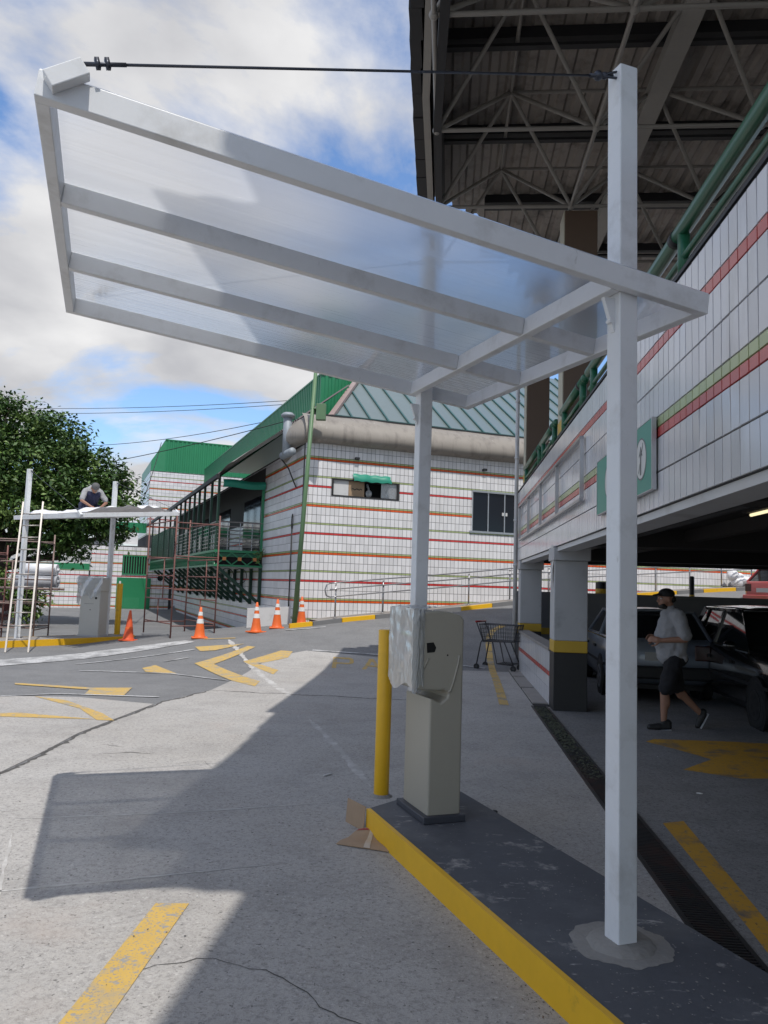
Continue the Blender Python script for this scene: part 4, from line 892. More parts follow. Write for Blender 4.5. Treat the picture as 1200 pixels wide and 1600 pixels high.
# raised walk, kerb and railing along the front
pts = []; 
m = MB(BF)
A = [(.3 + i * .5) for i in range(36)]
def gzB(a, b): p = BF @ V((a, b, 0)); return gz(p.x, p.y)
for a in A:
    q = [(a, -.88), (a + .5, -.88), (a + .5, 0), (a, 0)]; zz = [gzB(*p) for p in q]
    m.add([(*p, z - .3) for p, z in zip(q, zz)] + [(*p, z + .10) for p, z in zip(q, zz)], [(4, 5, 6, 7), (0, 1, 5, 4)])
m.build('sidewalk', 'cover_concrete', kind='structure')
kerb = thing('ramp_kerb', 'kerb with alternating yellow and dark segments along the rising ramp', 'kerb', BF @ V((3, -.95, 1)))
a = .2; k = 0
segs = [(-.5, .1, 1), (.12, .9, 0), (.92, 1.85, 1), (1.87, 4.45, 0), (4.47, 5.45, 1), (5.47, 8.4, 0), (8.42, 9.4, 1), (9.42, 10.6, 0), (10.62, 12.2, 1), (12.22, 13.3, 0), (13.32, 14.7, 1), (14.72, 18, 0)]
for a0, a1, y in segs:
    m = MB(BF); n = max(1, int((a1 - a0) / .4))
    for i in range(n):
        x0 = a0 + (a1 - a0) * i / n; x1 = a0 + (a1 - a0) * (i + 1) / n; za, zb = gzB(x0, -1) + .11, gzB(x1, -1) + .11
        m.add([(x0, -1.04, za - .4), (x1, -1.04, zb - .4), (x1, -.89, zb - .4), (x0, -.89, za - .4), (x0, -1.03, za), (x1, -1.03, zb), (x1, -.89, zb), (x0, -.89, za)], [(0, 1, 5, 4), (4, 5, 6, 7), (1, 2, 6, 5), (3, 0, 4, 7), (2, 3, 7, 6)])
    m.build('kerb_segment', 'yellow_paint' if y else 'kerb_dark', kerb)
rl = thing('ramp_railing', 'grey tubular handrail running up the ramp in front of the striped building', 'railing', BF @ V((6, -.75, 1)))
P_ = [.80, 2.17, 3.48, 4.83, 6.19, 7.55, 8.87, 10.2, 11.6, 13.0, 14.36, 15.7]
for a in P_:
    z = gzB(a, -.75) + .13; m = MB(BF); m.tube((a, -.75, z), (a, -.75, z + .88), .024, 8); m.tube((a, -.75, z), (a, -.75, z + .012), .06, 8); m.build('post', 'rail_steel', rl, smooth=True)
for hh in (.93, .76, .56):
    m = MB(BF); q = [.62] + P_; m.path([(a, -.79, gzB(a, -.75) + .13 + hh) for a in q], .019, 8); m.build('handrail', 'rail_steel', rl, smooth=True)
m = MB(BF); z = gzB(.62, -.75) + .13; m.path([(.62, -.79, z + .93), (.52, -.79, z + .88), (.48, -.79, z + .75), (.52, -.79, z + .6), (.62, -.79, z + .56)], .019, 8); m.build('handrail_end', 'rail_steel', rl, smooth=True)
m = MB(BF); z = gzB(13, -.3) + .13; rnd = random.Random(9)
for i in range(9): m.ell((15.8 + rnd.uniform(-.6, .6), -.35 + rnd.uniform(-.15, .15), gzB(15, -.3) + .25 + rnd.uniform(0, .35)), (rnd.uniform(.15, .32), .2, rnd.uniform(.1, .22)), 8, 6)
o = m.build('wrapped_bundle', 'white_plastic', smooth=True, org=BF @ V((15.8, -.35, gzB(15, -.3) + .13))); tag(o, 'heap of crumpled white plastic by the ramp railing beside the red car', 'plastic heap')
# bollards seen past the garage back wall
def small_post(name, p, h, r, lab, bands):
    root = thing(name, lab, 'bollard', p); z = 0
    m = MB(T_(p)); m.lathe([(r, 0), (r, h), (r * .5, h + .015)], 12); m.build('shaft', 'black_paint', root, smooth=True)
    for b0_, b1_ in bands:
        m = MB(T_(p)); m.lathe([(r + .004, b0_), (r + .004, b1_)], 12); m.build('yellow_band', 'yellow_band', root, smooth=True)
p = WF @ V((5.61, 18.3, 0)); z = gz(p.x, p.y); small_post('traffic_bollard', V((p.x, p.y, z)), 2.11 - z, .055, 'slim black bollard with yellow band beyond the dark garage wall', [(1.5 - z, 1.7 - z)])
p = WF @ V((3.58, 18.3, 0)); z = gz(p.x, p.y); small_post('traffic_bollard', V((p.x, p.y, z)), 1.92 - z, .15, 'short stout black and yellow post just behind the near garage column', [(1.6 - z, 1.77 - z)])

# ================================================================== CANOPIES
def canopy(label, panels=True, t=.11019, q=.025167, zc=2.877):
    """local frame: origin at the front post's foot, x along the cantilever (towards the short end), y along the posts"""
    r = thing('cantilever_canopy', label, 'canopy'); r['group'] = 'white steel lane canopies'
    m = MB(); m.box(-.05, .05, -.05, .05, 0, 4.07); m.build('post', 'white_paint_steel', r, bevel=.006)
    y2 = 2.373
    m = MB(); m.box(-.05, .05, y2 - .05, y2 + .05, 0, 4.07); m.build('post', 'white_paint_steel', r, bevel=.006)
    ex = V((cos(t), 0, -sin(t))); ey = V((0, cos(q), sin(q))); ez = ex.cross(ey).normalized(); ey = ez.cross(ex)
    C = V((.4165, -.104, zc)); F = Matrix(((ex.x, ey.x, ez.x, C.x), (ex.y, ey.y, ez.y, C.y), (ex.z, ey.z, ez.z, C.z), (0, 0, 0, 1)))
    L, W, b, h = 3.003, 2.577, .05, .10
    for y in (0, W - b):
        m = MB(F); m.box(-L, 0, y, y + b, 0, h); m.build('long_beam', 'white_paint_steel', r, bevel=.004)
    for x in (-L, -b):
        m = MB(F); m.box(x, x + b, b, W - b, .001, h - .001); m.build('end_beam', 'white_paint_steel', r, bevel=.004)
    for y in (.87, 1.72):
        for x0, x1 in ((-L + b, -.526), (-.474, -b)):
            m = MB(F); m.box(x0, x1, y - b / 2, y + b / 2, .002, h - .002); m.build('rafter', 'white_paint_steel', r, bevel=.004)
    m = MB(F); m.box(-.525, -.475, b, W - b, -.003, h - .003); m.build('cross_beam', 'white_paint_steel', r, bevel=.004)
    if panels:
        for y0, y1 in ((.004, .868), (.872, 1.718), (1.722, W - .004)):
            m = MB(F); m.add([(-L + .004, y0, h + .004), (-.004, y0, h + .004), (-.004, y1, h + .004), (-L + .004, y1, h + .004)], [(0, 1, 2, 3)]); m.build('roof_panel', 'polycarbonate', r)
    else:
        for y0, y1 in ((.872, 1.718), (1.722, W - .004)):
            m = MB(F); m.add([(-1.6, y0, h + .004), (-.004, y0, h + .004), (-.004, y1, h + .004), (-1.6, y1, h + .004)], [(0, 1, 2, 3)]); m.build('roof_panel', 'polycarbonate', r)
    for yy in (0, y2):
        m = MB(T_((-.05, yy, 2.80))); m.add([(0, -.012, .11), (-.06, -.012, .11), (-.004, -.012, -.05), (0, -.012, -.05), (0, .012, .11), (-.06, .012, .11), (-.004, .012, -.05), (0, .012, -.05)], [(0, 1, 2, 3), (7, 6, 5, 4), (0, 4, 5, 1), (1, 5, 6, 2), (2, 6, 7, 3), (3, 7, 4, 0)]); m.tube((-.02, -.016, .0), (-.02, .016, .0), .012, 8); m.build('gusset', 'white_paint_steel', r)
    for k, (yy, yb) in enumerate(((0, -.028), (y2, W + .028))):
        Fa = F @ T_((-L + .095, yb, h - .010)) @ Matrix.Rotation(rad(-40), 4, 'Y')
        m = MB(Fa); m.box(-.072, .072, -.027, .027, -.032, .032); m.build('anchor_tube', 'white_paint_steel', r, bevel=.004)
        p = Fa @ V((.064, 0, .022)); qv = V((-.06, yy, 4.03)); d = (qv - p).normalized()
        m = MB(); m.tube(p + d * .05, qv - d * .10, .0055, 8); m.tube(p, p + d * .16, .008, 8)
        for s_ in (.06, .095): m.obox(T_(p + d * s_) @ d.to_track_quat('X', 'Z').to_matrix().to_4x4(), -.008, .008, -.010, .010, -.016, .022)
        m.tube(qv - d * .14, qv, .010, 8); m.ell(qv - d * .09, .024, 8, 6); m.ell(qv - d * .05, .018, 8, 6)
        m.path([qv - d * .1, qv + V((.02, -.02, .015)), qv + V((.045, -.03, .0)), qv + V((.02, -.02, -.02)), qv - d * .1], .006, 6)
        m.build('tie_rod', 'cable_steel', r, smooth=True)
    return r, F
can1, CF = canopy('near white cantilever canopy with translucent panels and steel tie rod, on the grey island')
place(can1, KF)
can2, CF2 = canopy('far unfinished white canopy with crumpled film and a worker on top, beside scaffolding', False, -.008, -.105, 3.11)
place(can2, I2)
# crumpled protective film on the far canopy
def fz(x, y): 
    return CF @ V((x, y, .115))
m = MB(I2 @ CF2)
rnd = random.Random(21)
def film(a, t):
    x = -2.9 + a * 2.75; y = .1 + t * 2.35; n_ = noise.noise(V((x * 2.2, y * 2.2, 3))) * .5 + noise.noise(V((x * 5.5, y * 5.5, 7))) * .3
    return (x, y, .112 + max(0, .045 + .16 * n_ + .06 * sin(a * 7 + 1)) * min(1, 6 * t, 6 * (1 - t) + .1) * (.4 + .6 * min(1, abs(x + .8) * 2)))
m.grid(film, 60, 44)
o = m.build('protective_film', 'white_plastic', smooth=True, org=(I2 @ CF2) @ V((-1.4, 1.2, .11))); tag(o, 'crumpled white protective film lying on top of the far canopy', 'plastic film')

# ================================================================== TERMINALS
term = thing('ticket_terminal', 'grey metal ticket terminal wrapped in clear plastic on the near kerb island', 'ticket machine', KF @ V((-.02, 2.03, 0)))
T0 = KF @ T_((-.02, 2.03, 0))
def arc(cx, cz, r, a0, a1, n=6): return [(cx + r * cos(rad(a0 + (a1 - a0) * i / n)), cz + r * sin(rad(a0 + (a1 - a0) * i / n))) for i in range(n + 1)]
prof = [(-.12, .035), (.12, .035), (.12, 1.315)] + [(.12 - .02 - .32 * i / 8, 1.32 + .055 * sin(pi * (.15 + .7 * i / 8))) for i in range(9)] + [(-.235, 1.325), (-.245, 1.28), (-.245, .93), (-.225, .855), (-.05, .845), (-.015, .85), (.015, .83), (.005, .80), (-.04, .765), (-.12, .80)]
def extr(M, prof, y0, y1, name, mt, parent, bevel=.012):
    bm = bmesh.new(); A = [bm.verts.new((x, y0, z)) for x, z in prof]; B_ = [bm.verts.new((x, y1, z)) for x, z in prof]; n = len(prof)
    bm.faces.new(A); bm.faces.new(B_[::-1])
    for i in range(n): bm.faces.new((A[i], B_[i], B_[(i + 1) % n], A[(i + 1) % n]))
    bmesh.ops.recalc_face_normals(bm, faces=bm.faces[:]); bmesh.ops.transform(bm, matrix=T_(-ORG[parent.name]) @ M, verts=bm.verts[:])
    me = bpy.data.meshes.new(name); bm.to_mesh(me); bm.free(); me.materials.append(MAT[mt]); o = bpy.data.objects.new(name, me); COL.objects.link(o); o.parent = parent; ORG[o.name] = ORG[parent.name]
    if bevel: md = o.modifiers.new('bevel', 'BEVEL'); md.width = bevel; md.segments = 3; md.limit_method = 'ANGLE'; md.angle_limit = rad(40)
    return o
extr(T0, prof, -.225, .20, 'housing', 'terminal', term, .014)
m = MB(T0); m.box(-.16, .14, -.265, .225, .001, .045); m.build('base_plate', 'terminal_dark', term, bevel=.006)
gp = [(.012, .832), (.03, .85), (.055, .93), (.08, 1.02), (.088, 1.08)]
m = MB(T0); m.path([(x, -.226, z) for x, z in gp], .008, 6); m.path([(-.225, -.226, .96), (-.2, -.226, .985), (-.165, -.226, 1.0), (-.15, -.226, 1.04), (-.135, -.226, 1.06)], .006, 6); m.build('moulded_edge', 'terminal', term, smooth=True)
m = MB(T0); m.add([(x, -.2268, z) for x, z in [(-.155, 1.16), (-.105, 1.165), (-.085, 1.13), (-.095, 1.10), (-.15, 1.095)]], [(0, 1, 2, 3, 4)]); m.tube((.0, -.2268, 1.08), (.0, -.2275, 1.08), .006, 8); m.build('opening', 'black_void', term)
def wrap(t, z):
    """clear film round the head's lane side"""
    path = [(-.175, -.230), (-.215, -.236), (-.250, -.228), (-.258, -.1), (-.258, .1), (-.255, .205), (-.1, .215)]
    f = t * 6; i = min(5, int(f)); f -= i; a, b_ = path[i], path[i + 1]; x, y = a[0] + (b_[0] - a[0]) * f, a[1] + (b_[1] - a[1]) * f
    top = 1.385; lo = .86 + .03 * sin(t * 17); zz = lo + (top - lo) * z
    n_ = noise.noise(V((t * 7, zz * 4, 1))) * .012 + noise.noise(V((t * 30, zz * 16, 5))) * .007
    edge = .0
    nx, ny = (0, -1) if t < .28 else (-1, 0) if t < .82 else (0, 1)
    return (x + nx * abs(n_) + edge * -1 * (t < .3), y + ny * (abs(n_) + .004), zz)
m = MB(T0); m.grid(wrap, 90, 60); m.grid(lambda a, b_: (-.262 + a * .19, -.235 + b_ * .44, 1.388 + .012 * noise.noise(V((a * 5, b_ * 9, 2))) + .01 * a), 12, 20); m.build('plastic_wrap', 'plastic_film', term, smooth=True)
m = MB(T0); m.add([(-.2475, -.15, 1.02), (-.2475, .13, 1.02), (-.2475, .13, 1.26), (-.2475, -.15, 1.26)], [(3, 2, 1, 0)]); m.add([(-.2478, -.15, 1.20), (-.2478, .0, 1.20), (-.2478, .0, 1.225), (-.2478, -.15, 1.225)], [(3, 2, 1, 0)], 1); m.build('screen', ['grey_paint', 'tile_green'], term)
# far terminal, plain cabinet with wrapped head
tp = V((-7.42, 20.03, .15)); t2 = thing('ticket_terminal', 'far grey cabinet terminal with its top wrapped in plastic, between the far canopy posts', 'ticket machine', tp)
T2 = frame(tp, (.9, -.12))
m = MB(T2); m.box(-.27, .27, -.22, .22, .03, 1.15); m.build('housing', 'terminal_sunlit', t2, bevel=.02)
m = MB(T2); m.box(-.25, .29, -.26, .24, 1.13, 1.50); m.build('head', 'terminal_sunlit', t2, bevel=.04)
m = MB(T2); m.box(-.29, .29, -.24, .24, .001, .04); m.build('base_plate', 'grey_paint', t2)
m = MB(T2); m.box(-.15, .10, -.224, -.221, .83, .835); m.tube((.02, -.222, .68), (.02, -.226, .68), .014, 8); m.tube((.16, -.222, .98), (.16, -.23, .98), .03, 8); m.build('lock', 'black_void', t2)
m = MB(T2); m.grid(lambda a, b_: (( -.33 + .66 * a) * (1 + .1 * sin(b_ * 5)), -.29 - .03 * sin(a * 12 + b_ * 5) + .02 * noise.noise(V((a * 9, b_ * 9, 1))), 1.53 - b_ * (.35 + .22 * sin(a * pi) + .15 * noise.noise(V((a * 4, 0, 0))))), 24, 14)
m.grid(lambda a, b_: (-.33 + .66 * a, -.29 + b_ * .56, 1.53 + .03 * noise.noise(V((a * 6, b_ * 6, 4)))), 14, 12)
m.grid(lambda a, b_: (-.34 - .03 * noise.noise(V((a * 6, b_ * 6, 9))), -.27 + .5 * a, 1.53 - b_ * (.7 + .3 * noise.noise(V((a * 3, 0, 6))))), 12, 14)
m.build('plastic_wrap', 'plastic_film', t2, smooth=True)
# yellow bollards
for p, lab, r_, hh in (((.045, 5.78, .15), 'round yellow steel bollard at the end of the near island beside the terminal', .055, 1.20), ((-6.98, 20.62, .15), 'yellow steel bollard beside the far canopy post and orange cone', .075, 1.36)):
    root = thing('yellow_bollard', lab, 'bollard', p, 'yellow bollards')
    m = MB(T_(p)); m.lathe([(r_, 0), (r_, hh), (r_ * .96, hh + .004)], 24); m.build('shaft', 'yellow_paint', root, smooth=False, bevel=.002)
    for q in root.children[0].data.polygons: q.use_smooth = len(q.vertices) == 4
    m = MB(T_(p)); m.lathe([(r_ + .03, 0.001), (r_ + .015, .012), (r_, .02)], 16); m.build('grout_collar', 'cement', root)
# cardboard
def sheetobj(name, fn, nu, nv, mt, lab, cat, org):
    m = MB(); m.grid(fn, nu, nv); o = m.build(name, mt, org=org); md = o.modifiers.new('solid', 'SOLIDIFY'); md.thickness = .004; return tag(o, lab, cat)
q = [V((-.24, 5.14)), V((-.10, 5.45)), V((.06, 5.40)), V((.10, 5.02))]
root = thing('cardboard_sheet', 'flattened piece of brown cardboard lying on the pavement beside the yellow kerb', 'cardboard', (-.05, 5.25, 0))
m = MB(); m.grid(lambda a, b_: (*(q[0].lerp(q[3], a).lerp(q[1].lerp(q[2], a), b_)), .014 + .02 * abs(sin(a * 3.1)) * b_ + .006 * sin(b_ * 9)), 10, 8); o = m.build('sheet', 'cardboard', root); md = o.modifiers.new('solid', 'SOLIDIFY'); md.thickness = .004
m = MB(); m.grid(lambda a, b_: (*(q[0].lerp(q[3], .52 + a * .12).lerp(q[1].lerp(q[2], .52 + a * .12), b_)), .017 + .02 * abs(sin((.52 + a * .12) * 3.1)) * b_ + .006 * sin(b_ * 9)), 3, 8); m.build('tape', 'tape', root)
m = MB(); m.grid(lambda a, b_: (*(q[0].lerp(q[3], .05 + a * .42).lerp(q[1].lerp(q[2], .05 + a * .42), .82 + b_ * .1)), .018 + .02 * abs(sin((.05 + a * .42) * 3.1)) * .85 + .003), 4, 2); m.build('red_print', 'red_print', root)
KK = lambda x, y, z: tuple(KF @ V((x, y, z)))
o = MB(); o.grid(lambda a, b_: KK(-.428 - .012 * (1 - b_) - .05 * a, 2.19 + .24 * a, -.147 + .165 * b_), 6, 4); o = o.build('cardboard_offcut', 'cardboard', org=KK(-.43, 2.3, -.15)); md = o.modifiers.new('solid', 'SOLIDIFY'); md.thickness = .004; tag(o, 'small brown cardboard offcut leaning against the end of the near island', 'cardboard')
# litter
for p, s_, mt, lab in (((.905, 5.95), (.03, .02, .012), 'black_paint', 'small dark scrap on the pavement behind the terminal'), ((-.42, 6.93), (.012, .07, .008), 'plain_white', 'small white stick lying on the pavement left of the bollard'), ((2.75, 6.7), (.03, .015, .006), 'paper', 'scrap of white paper on the garage floor'), ((.62, 4.62 - .9), (.02, .012, .006), 'leaf_litter', 'small dead leaf at the foot of the yellow kerb')):
    m = MB(T_((*p, .008)) @ RZ(p[0] * 9)); m.ell((0, 0, s_[2]), s_, 6, 4); o = m.build('litter_scrap', mt, org=(*p, .008)); tag(o, lab, 'litter')
# ================================================================== CONES
def cone(striped, mt, label):
    r = thing('traffic_cone', label, 'traffic cone', group='orange traffic cones')
    m = MB(); m.box(-.19, .19, -.19, .19, 0, .035); m.build('base', mt, r, bevel=.012)
    R = lambda z: .135 + (.025 - .135) * (z - .03) / .72
    m = MB(); m.lathe([(.155, .03), (.14, .05)] + [(R(z), z) for z in (.07, .2, .4, .6, .75)] + [(.015, .755)], 20); m.build('cone_body', mt, r, smooth=True)
    if striped:
        for z0, z1 in ((.36, .47), (.55, .64)):
            m = MB(); m.lathe([(R(z0) + .004, z0), (R(z1) + .004, z1)], 20, caps=False); m.build('reflective_band', 'cone_white', r, smooth=True)
    else:
        m = MB(); m.lathe([(R(.3) + .003, .30), (R(.34) + .003, .34)], 20, caps=False); m.build('worn_band', 'cone_orange', r, smooth=True)
    return r
place(cone(False, 'cone_faded', 'faded plain orange cone without white bands by the end of the far yellow kerb'), T_((-6.28, 19.4, gz(-6.28, 19.4))) @ Matrix.Rotation(.02, 4, 'Y'))
c1 = cone(True, 'cone_orange', 'banded orange cone standing alone beside the red scaffold tower')
place(c1, T_((-4.39, 18.9, gz(-4.39, 18.9))) @ RZ(.3))
for (x, y, a), lab in (((-3.12, 19.5, .9), 'banded orange cone in front of the left half of the low white board'), ((-2.71, 20.3, .1), 'banded orange cone in front of the right half of the low white board'), ((-2.14, 20.95, .5), 'banded orange cone at the corner of the tiled building by the green pole')):
    copy_tree(c1, lab, T_((x, y, gz(x, y))) @ RZ(a))
# ================================================================== SCAFFOLDS, LADDER, ROLLS
def scaffold(label, mt, w, d, h, M):
    r = thing('scaffold_tower', label, 'scaffold', group='tubular scaffold towers')
    for y in (0, d):
        for x in (0, w):
            m = MB(); m.tube((x, y, 0), (x, y, h), .021, 8); m.build('standard', mt, r, smooth=True)
        for z in (.35, .95, 1.55, 2.0, h - .2):
            m = MB(); m.tube((0, y, z), (w, y, z), .016, 8); m.build('ledger', mt, r, smooth=True)
        for x, z0, z1 in ((.5, .35, .95), (.35, .95, 2.0)):
            m = MB(); m.tube((w * x, y, z0), (w * x, y, z1), .016, 6); m.build('upright', mt, r, smooth=True)
    for x in (0, w):
        for z in (.30, 1.2, 2.05, h - .25):
            m = MB(); m.tube((x, 0, z), (x, d, z), .015, 8); m.build('brace', mt, r, smooth=True)
    place(r, M); return r
scaffold('reddish tubular scaffold tower under the right end of the far canopy', 'scaffold_rust', 2.15, 1.15, 3.15, frame((-5.22, 19.35, gz(-5.22, 19.35)), (-1.2, 1.75)) @ Matrix.Scale(-1, 4, (0, 1, 0)))
scaffold('brownish scaffold tower behind the ladder at the left edge', 'scaffold_grey', 1.75, 1.2, 2.75, frame((-8.78, 20.55, 0), (-1, -.12)))
scaffold('rusty scaffold tower cut by the left edge of the picture', 'scaffold_rust', 1.5, 1.1, 2.4, frame((-9.55, 19.6, 0), (-1, -.05)))
lad = thing('ladder', 'tall aluminium ladder leaning against the far canopy beside its left post', 'ladder', (-7.8, 16.7, 0))
a0, a1 = V((-7.98, 16.62, 0)), V((-7.55, 16.75, 0)); t0, t1 = V((-8.42, 17.85, 3.35)), V((-8.02, 17.98, 3.38))
for p, q_ in ((a0, t0), (a1, t1)):
    m = MB(); m.beam(p, q_, .035, .07); m.build('stile', 'ladder_alu', lad)
for i in range(1, 12):
    m = MB(); m.tube(a0.lerp(t0, i / 12), a1.lerp(t1, i / 12), .014, 8); m.build('rung', 'ladder_alu', lad, smooth=True)
for z, y, r_, mt, lab, x0, x1 in ((1.50, 21.0, .16, 'roll_grey', 'lower greyish roll of plastic sheet lying on the scaffold at left', -9.95, -8.85), (1.82, 21.05, .165, 'film_roll', 'upper bright white roll of plastic sheet lying on the scaffold at left', -9.75, -8.9)):
    m = MB(); m.tube((x0, y, z), (x1, y + .1, z), r_, 20); m.tube((x0 - .06, y, z), (x1 + .06, y + .1, z), .045, 10); o = m.build('sheet_roll', mt, org=(-9.4, y, z)); tag(o, lab, 'plastic roll', 'rolls of plastic sheet')
    for pl in o.data.polygons: pl.use_smooth = len(pl.vertices) == 4
m = MB()
for y in (20.82, 21.2): m.tube((-10.4, y, 1.30), (-8.7, y, 1.30), .03, 8)
o = m.build('support_tubes', 'scaffold_grey', smooth=True, org=(-9.5, 21, 1.3)); tag(o, 'pair of scaffold tubes carrying the two white rolls', 'scaffold tubes')
# ================================================================== CART
cart = thing('shopping_cart', 'empty dark shopping cart with red handle standing by the low tiled wall', 'shopping cart')
fr = MB(); R_ = .014
for y in (-.25, .25):
    fr.path([(-.48, y, .10), (-.40, y * .95, .55), (-.36, y * .95, .62), (-.50, y, .98)], R_, 8); fr.path([(-.36, y * .95, .58), (.30, y * .72, .60), (.38, y * .7, .95)], R_, 8)
    fr.path([(.10, y * .8, .58), (.30, y * .8, .13)], R_, 8); fr.path([(-.15, y * .85, .58), (-.05, y * .85, .14), (.30, y * .8, .13)], R_, 8)
fr.build('frame', 'cart_steel', cart, smooth=True)
m = MB(); m.tube((-.50, -.27, .98), (-.50, .27, .98), .02, 10); m.build('handle', 'cart_red', cart, smooth=True)
m = MB(); m.path([(-.44, -.24, .93), (-.44, .24, .93), (.38, .175, .93), (.38, -.175, .93)], .010, 6, closed=True); m.path([(-.36, -.22, .60), (-.36, .22, .60), (.32, .16, .60), (.32, -.16, .60)], .010, 6, closed=True)
for i in range(15):
    t = i / 14; xa, xb = -.43 + .8 * t, -.35 + .66 * t; ya, yb = .24 - .06 * t, .22 - .055 * t
    for s_ in (-1, 1): m.tube((xa, s_ * ya, .93), (xb, s_ * yb, .60), .0045, 4)
for z in (.68, .76, .84):
    f = (z - .6) / .33
    for s_ in (-1, 1): m.tube((-.36 - .08 * f, s_ * (.22 + .02 * f), z), (.32 + .06 * f, s_ * (.16 + .015 * f), z), .0045, 4)
    m.tube((.32 + .06 * f, -.17, z), (.32 + .06 * f, .17, z), .0045, 4); m.tube((-.36 - .08 * f, -.23, z), (-.36 - .08 * f, .23, z), .0045, 4)
for i in range(9):
    t = i / 8; m.tube((.38, -.17 + .34 * t, .93), (.32, -.16 + .32 * t, .60), .0045, 4); m.tube((-.44, -.24 + .48 * t, .93), (-.36, -.22 + .44 * t, .60), .0045, 4); m.tube((-.36, -.22 + .44 * t, .60), (.32, -.16 + .32 * t, .60), .0045, 4)
m.build('basket', 'cart_steel', cart)
m = MB()
for i in range(7): m.tube((-.05, -.2 + .4 * i / 6, .15), (.30, -.19 + .38 * i / 6, .14), .006, 4)
m.build('lower_rack', 'cart_steel', cart)
for x, y in ((-.48, -.25), (-.48, .25), (.30, -.2), (.30, .2)):
    m = MB(); m.tube((x, y - .014, .06), (x, y + .014, .06), .06, 14); m.tube((x, y - .018, .06), (x, y + .018, .06), .02, 8, 1); m.tube((x, y, .06), (x, y, .14), .012, 6, 1); m.build('wheel', ['rubber', 'cart_steel'], cart)
place(cart, frame((2.56, 16.15, gz(2.56, 16.15)), (.82, -.45)))
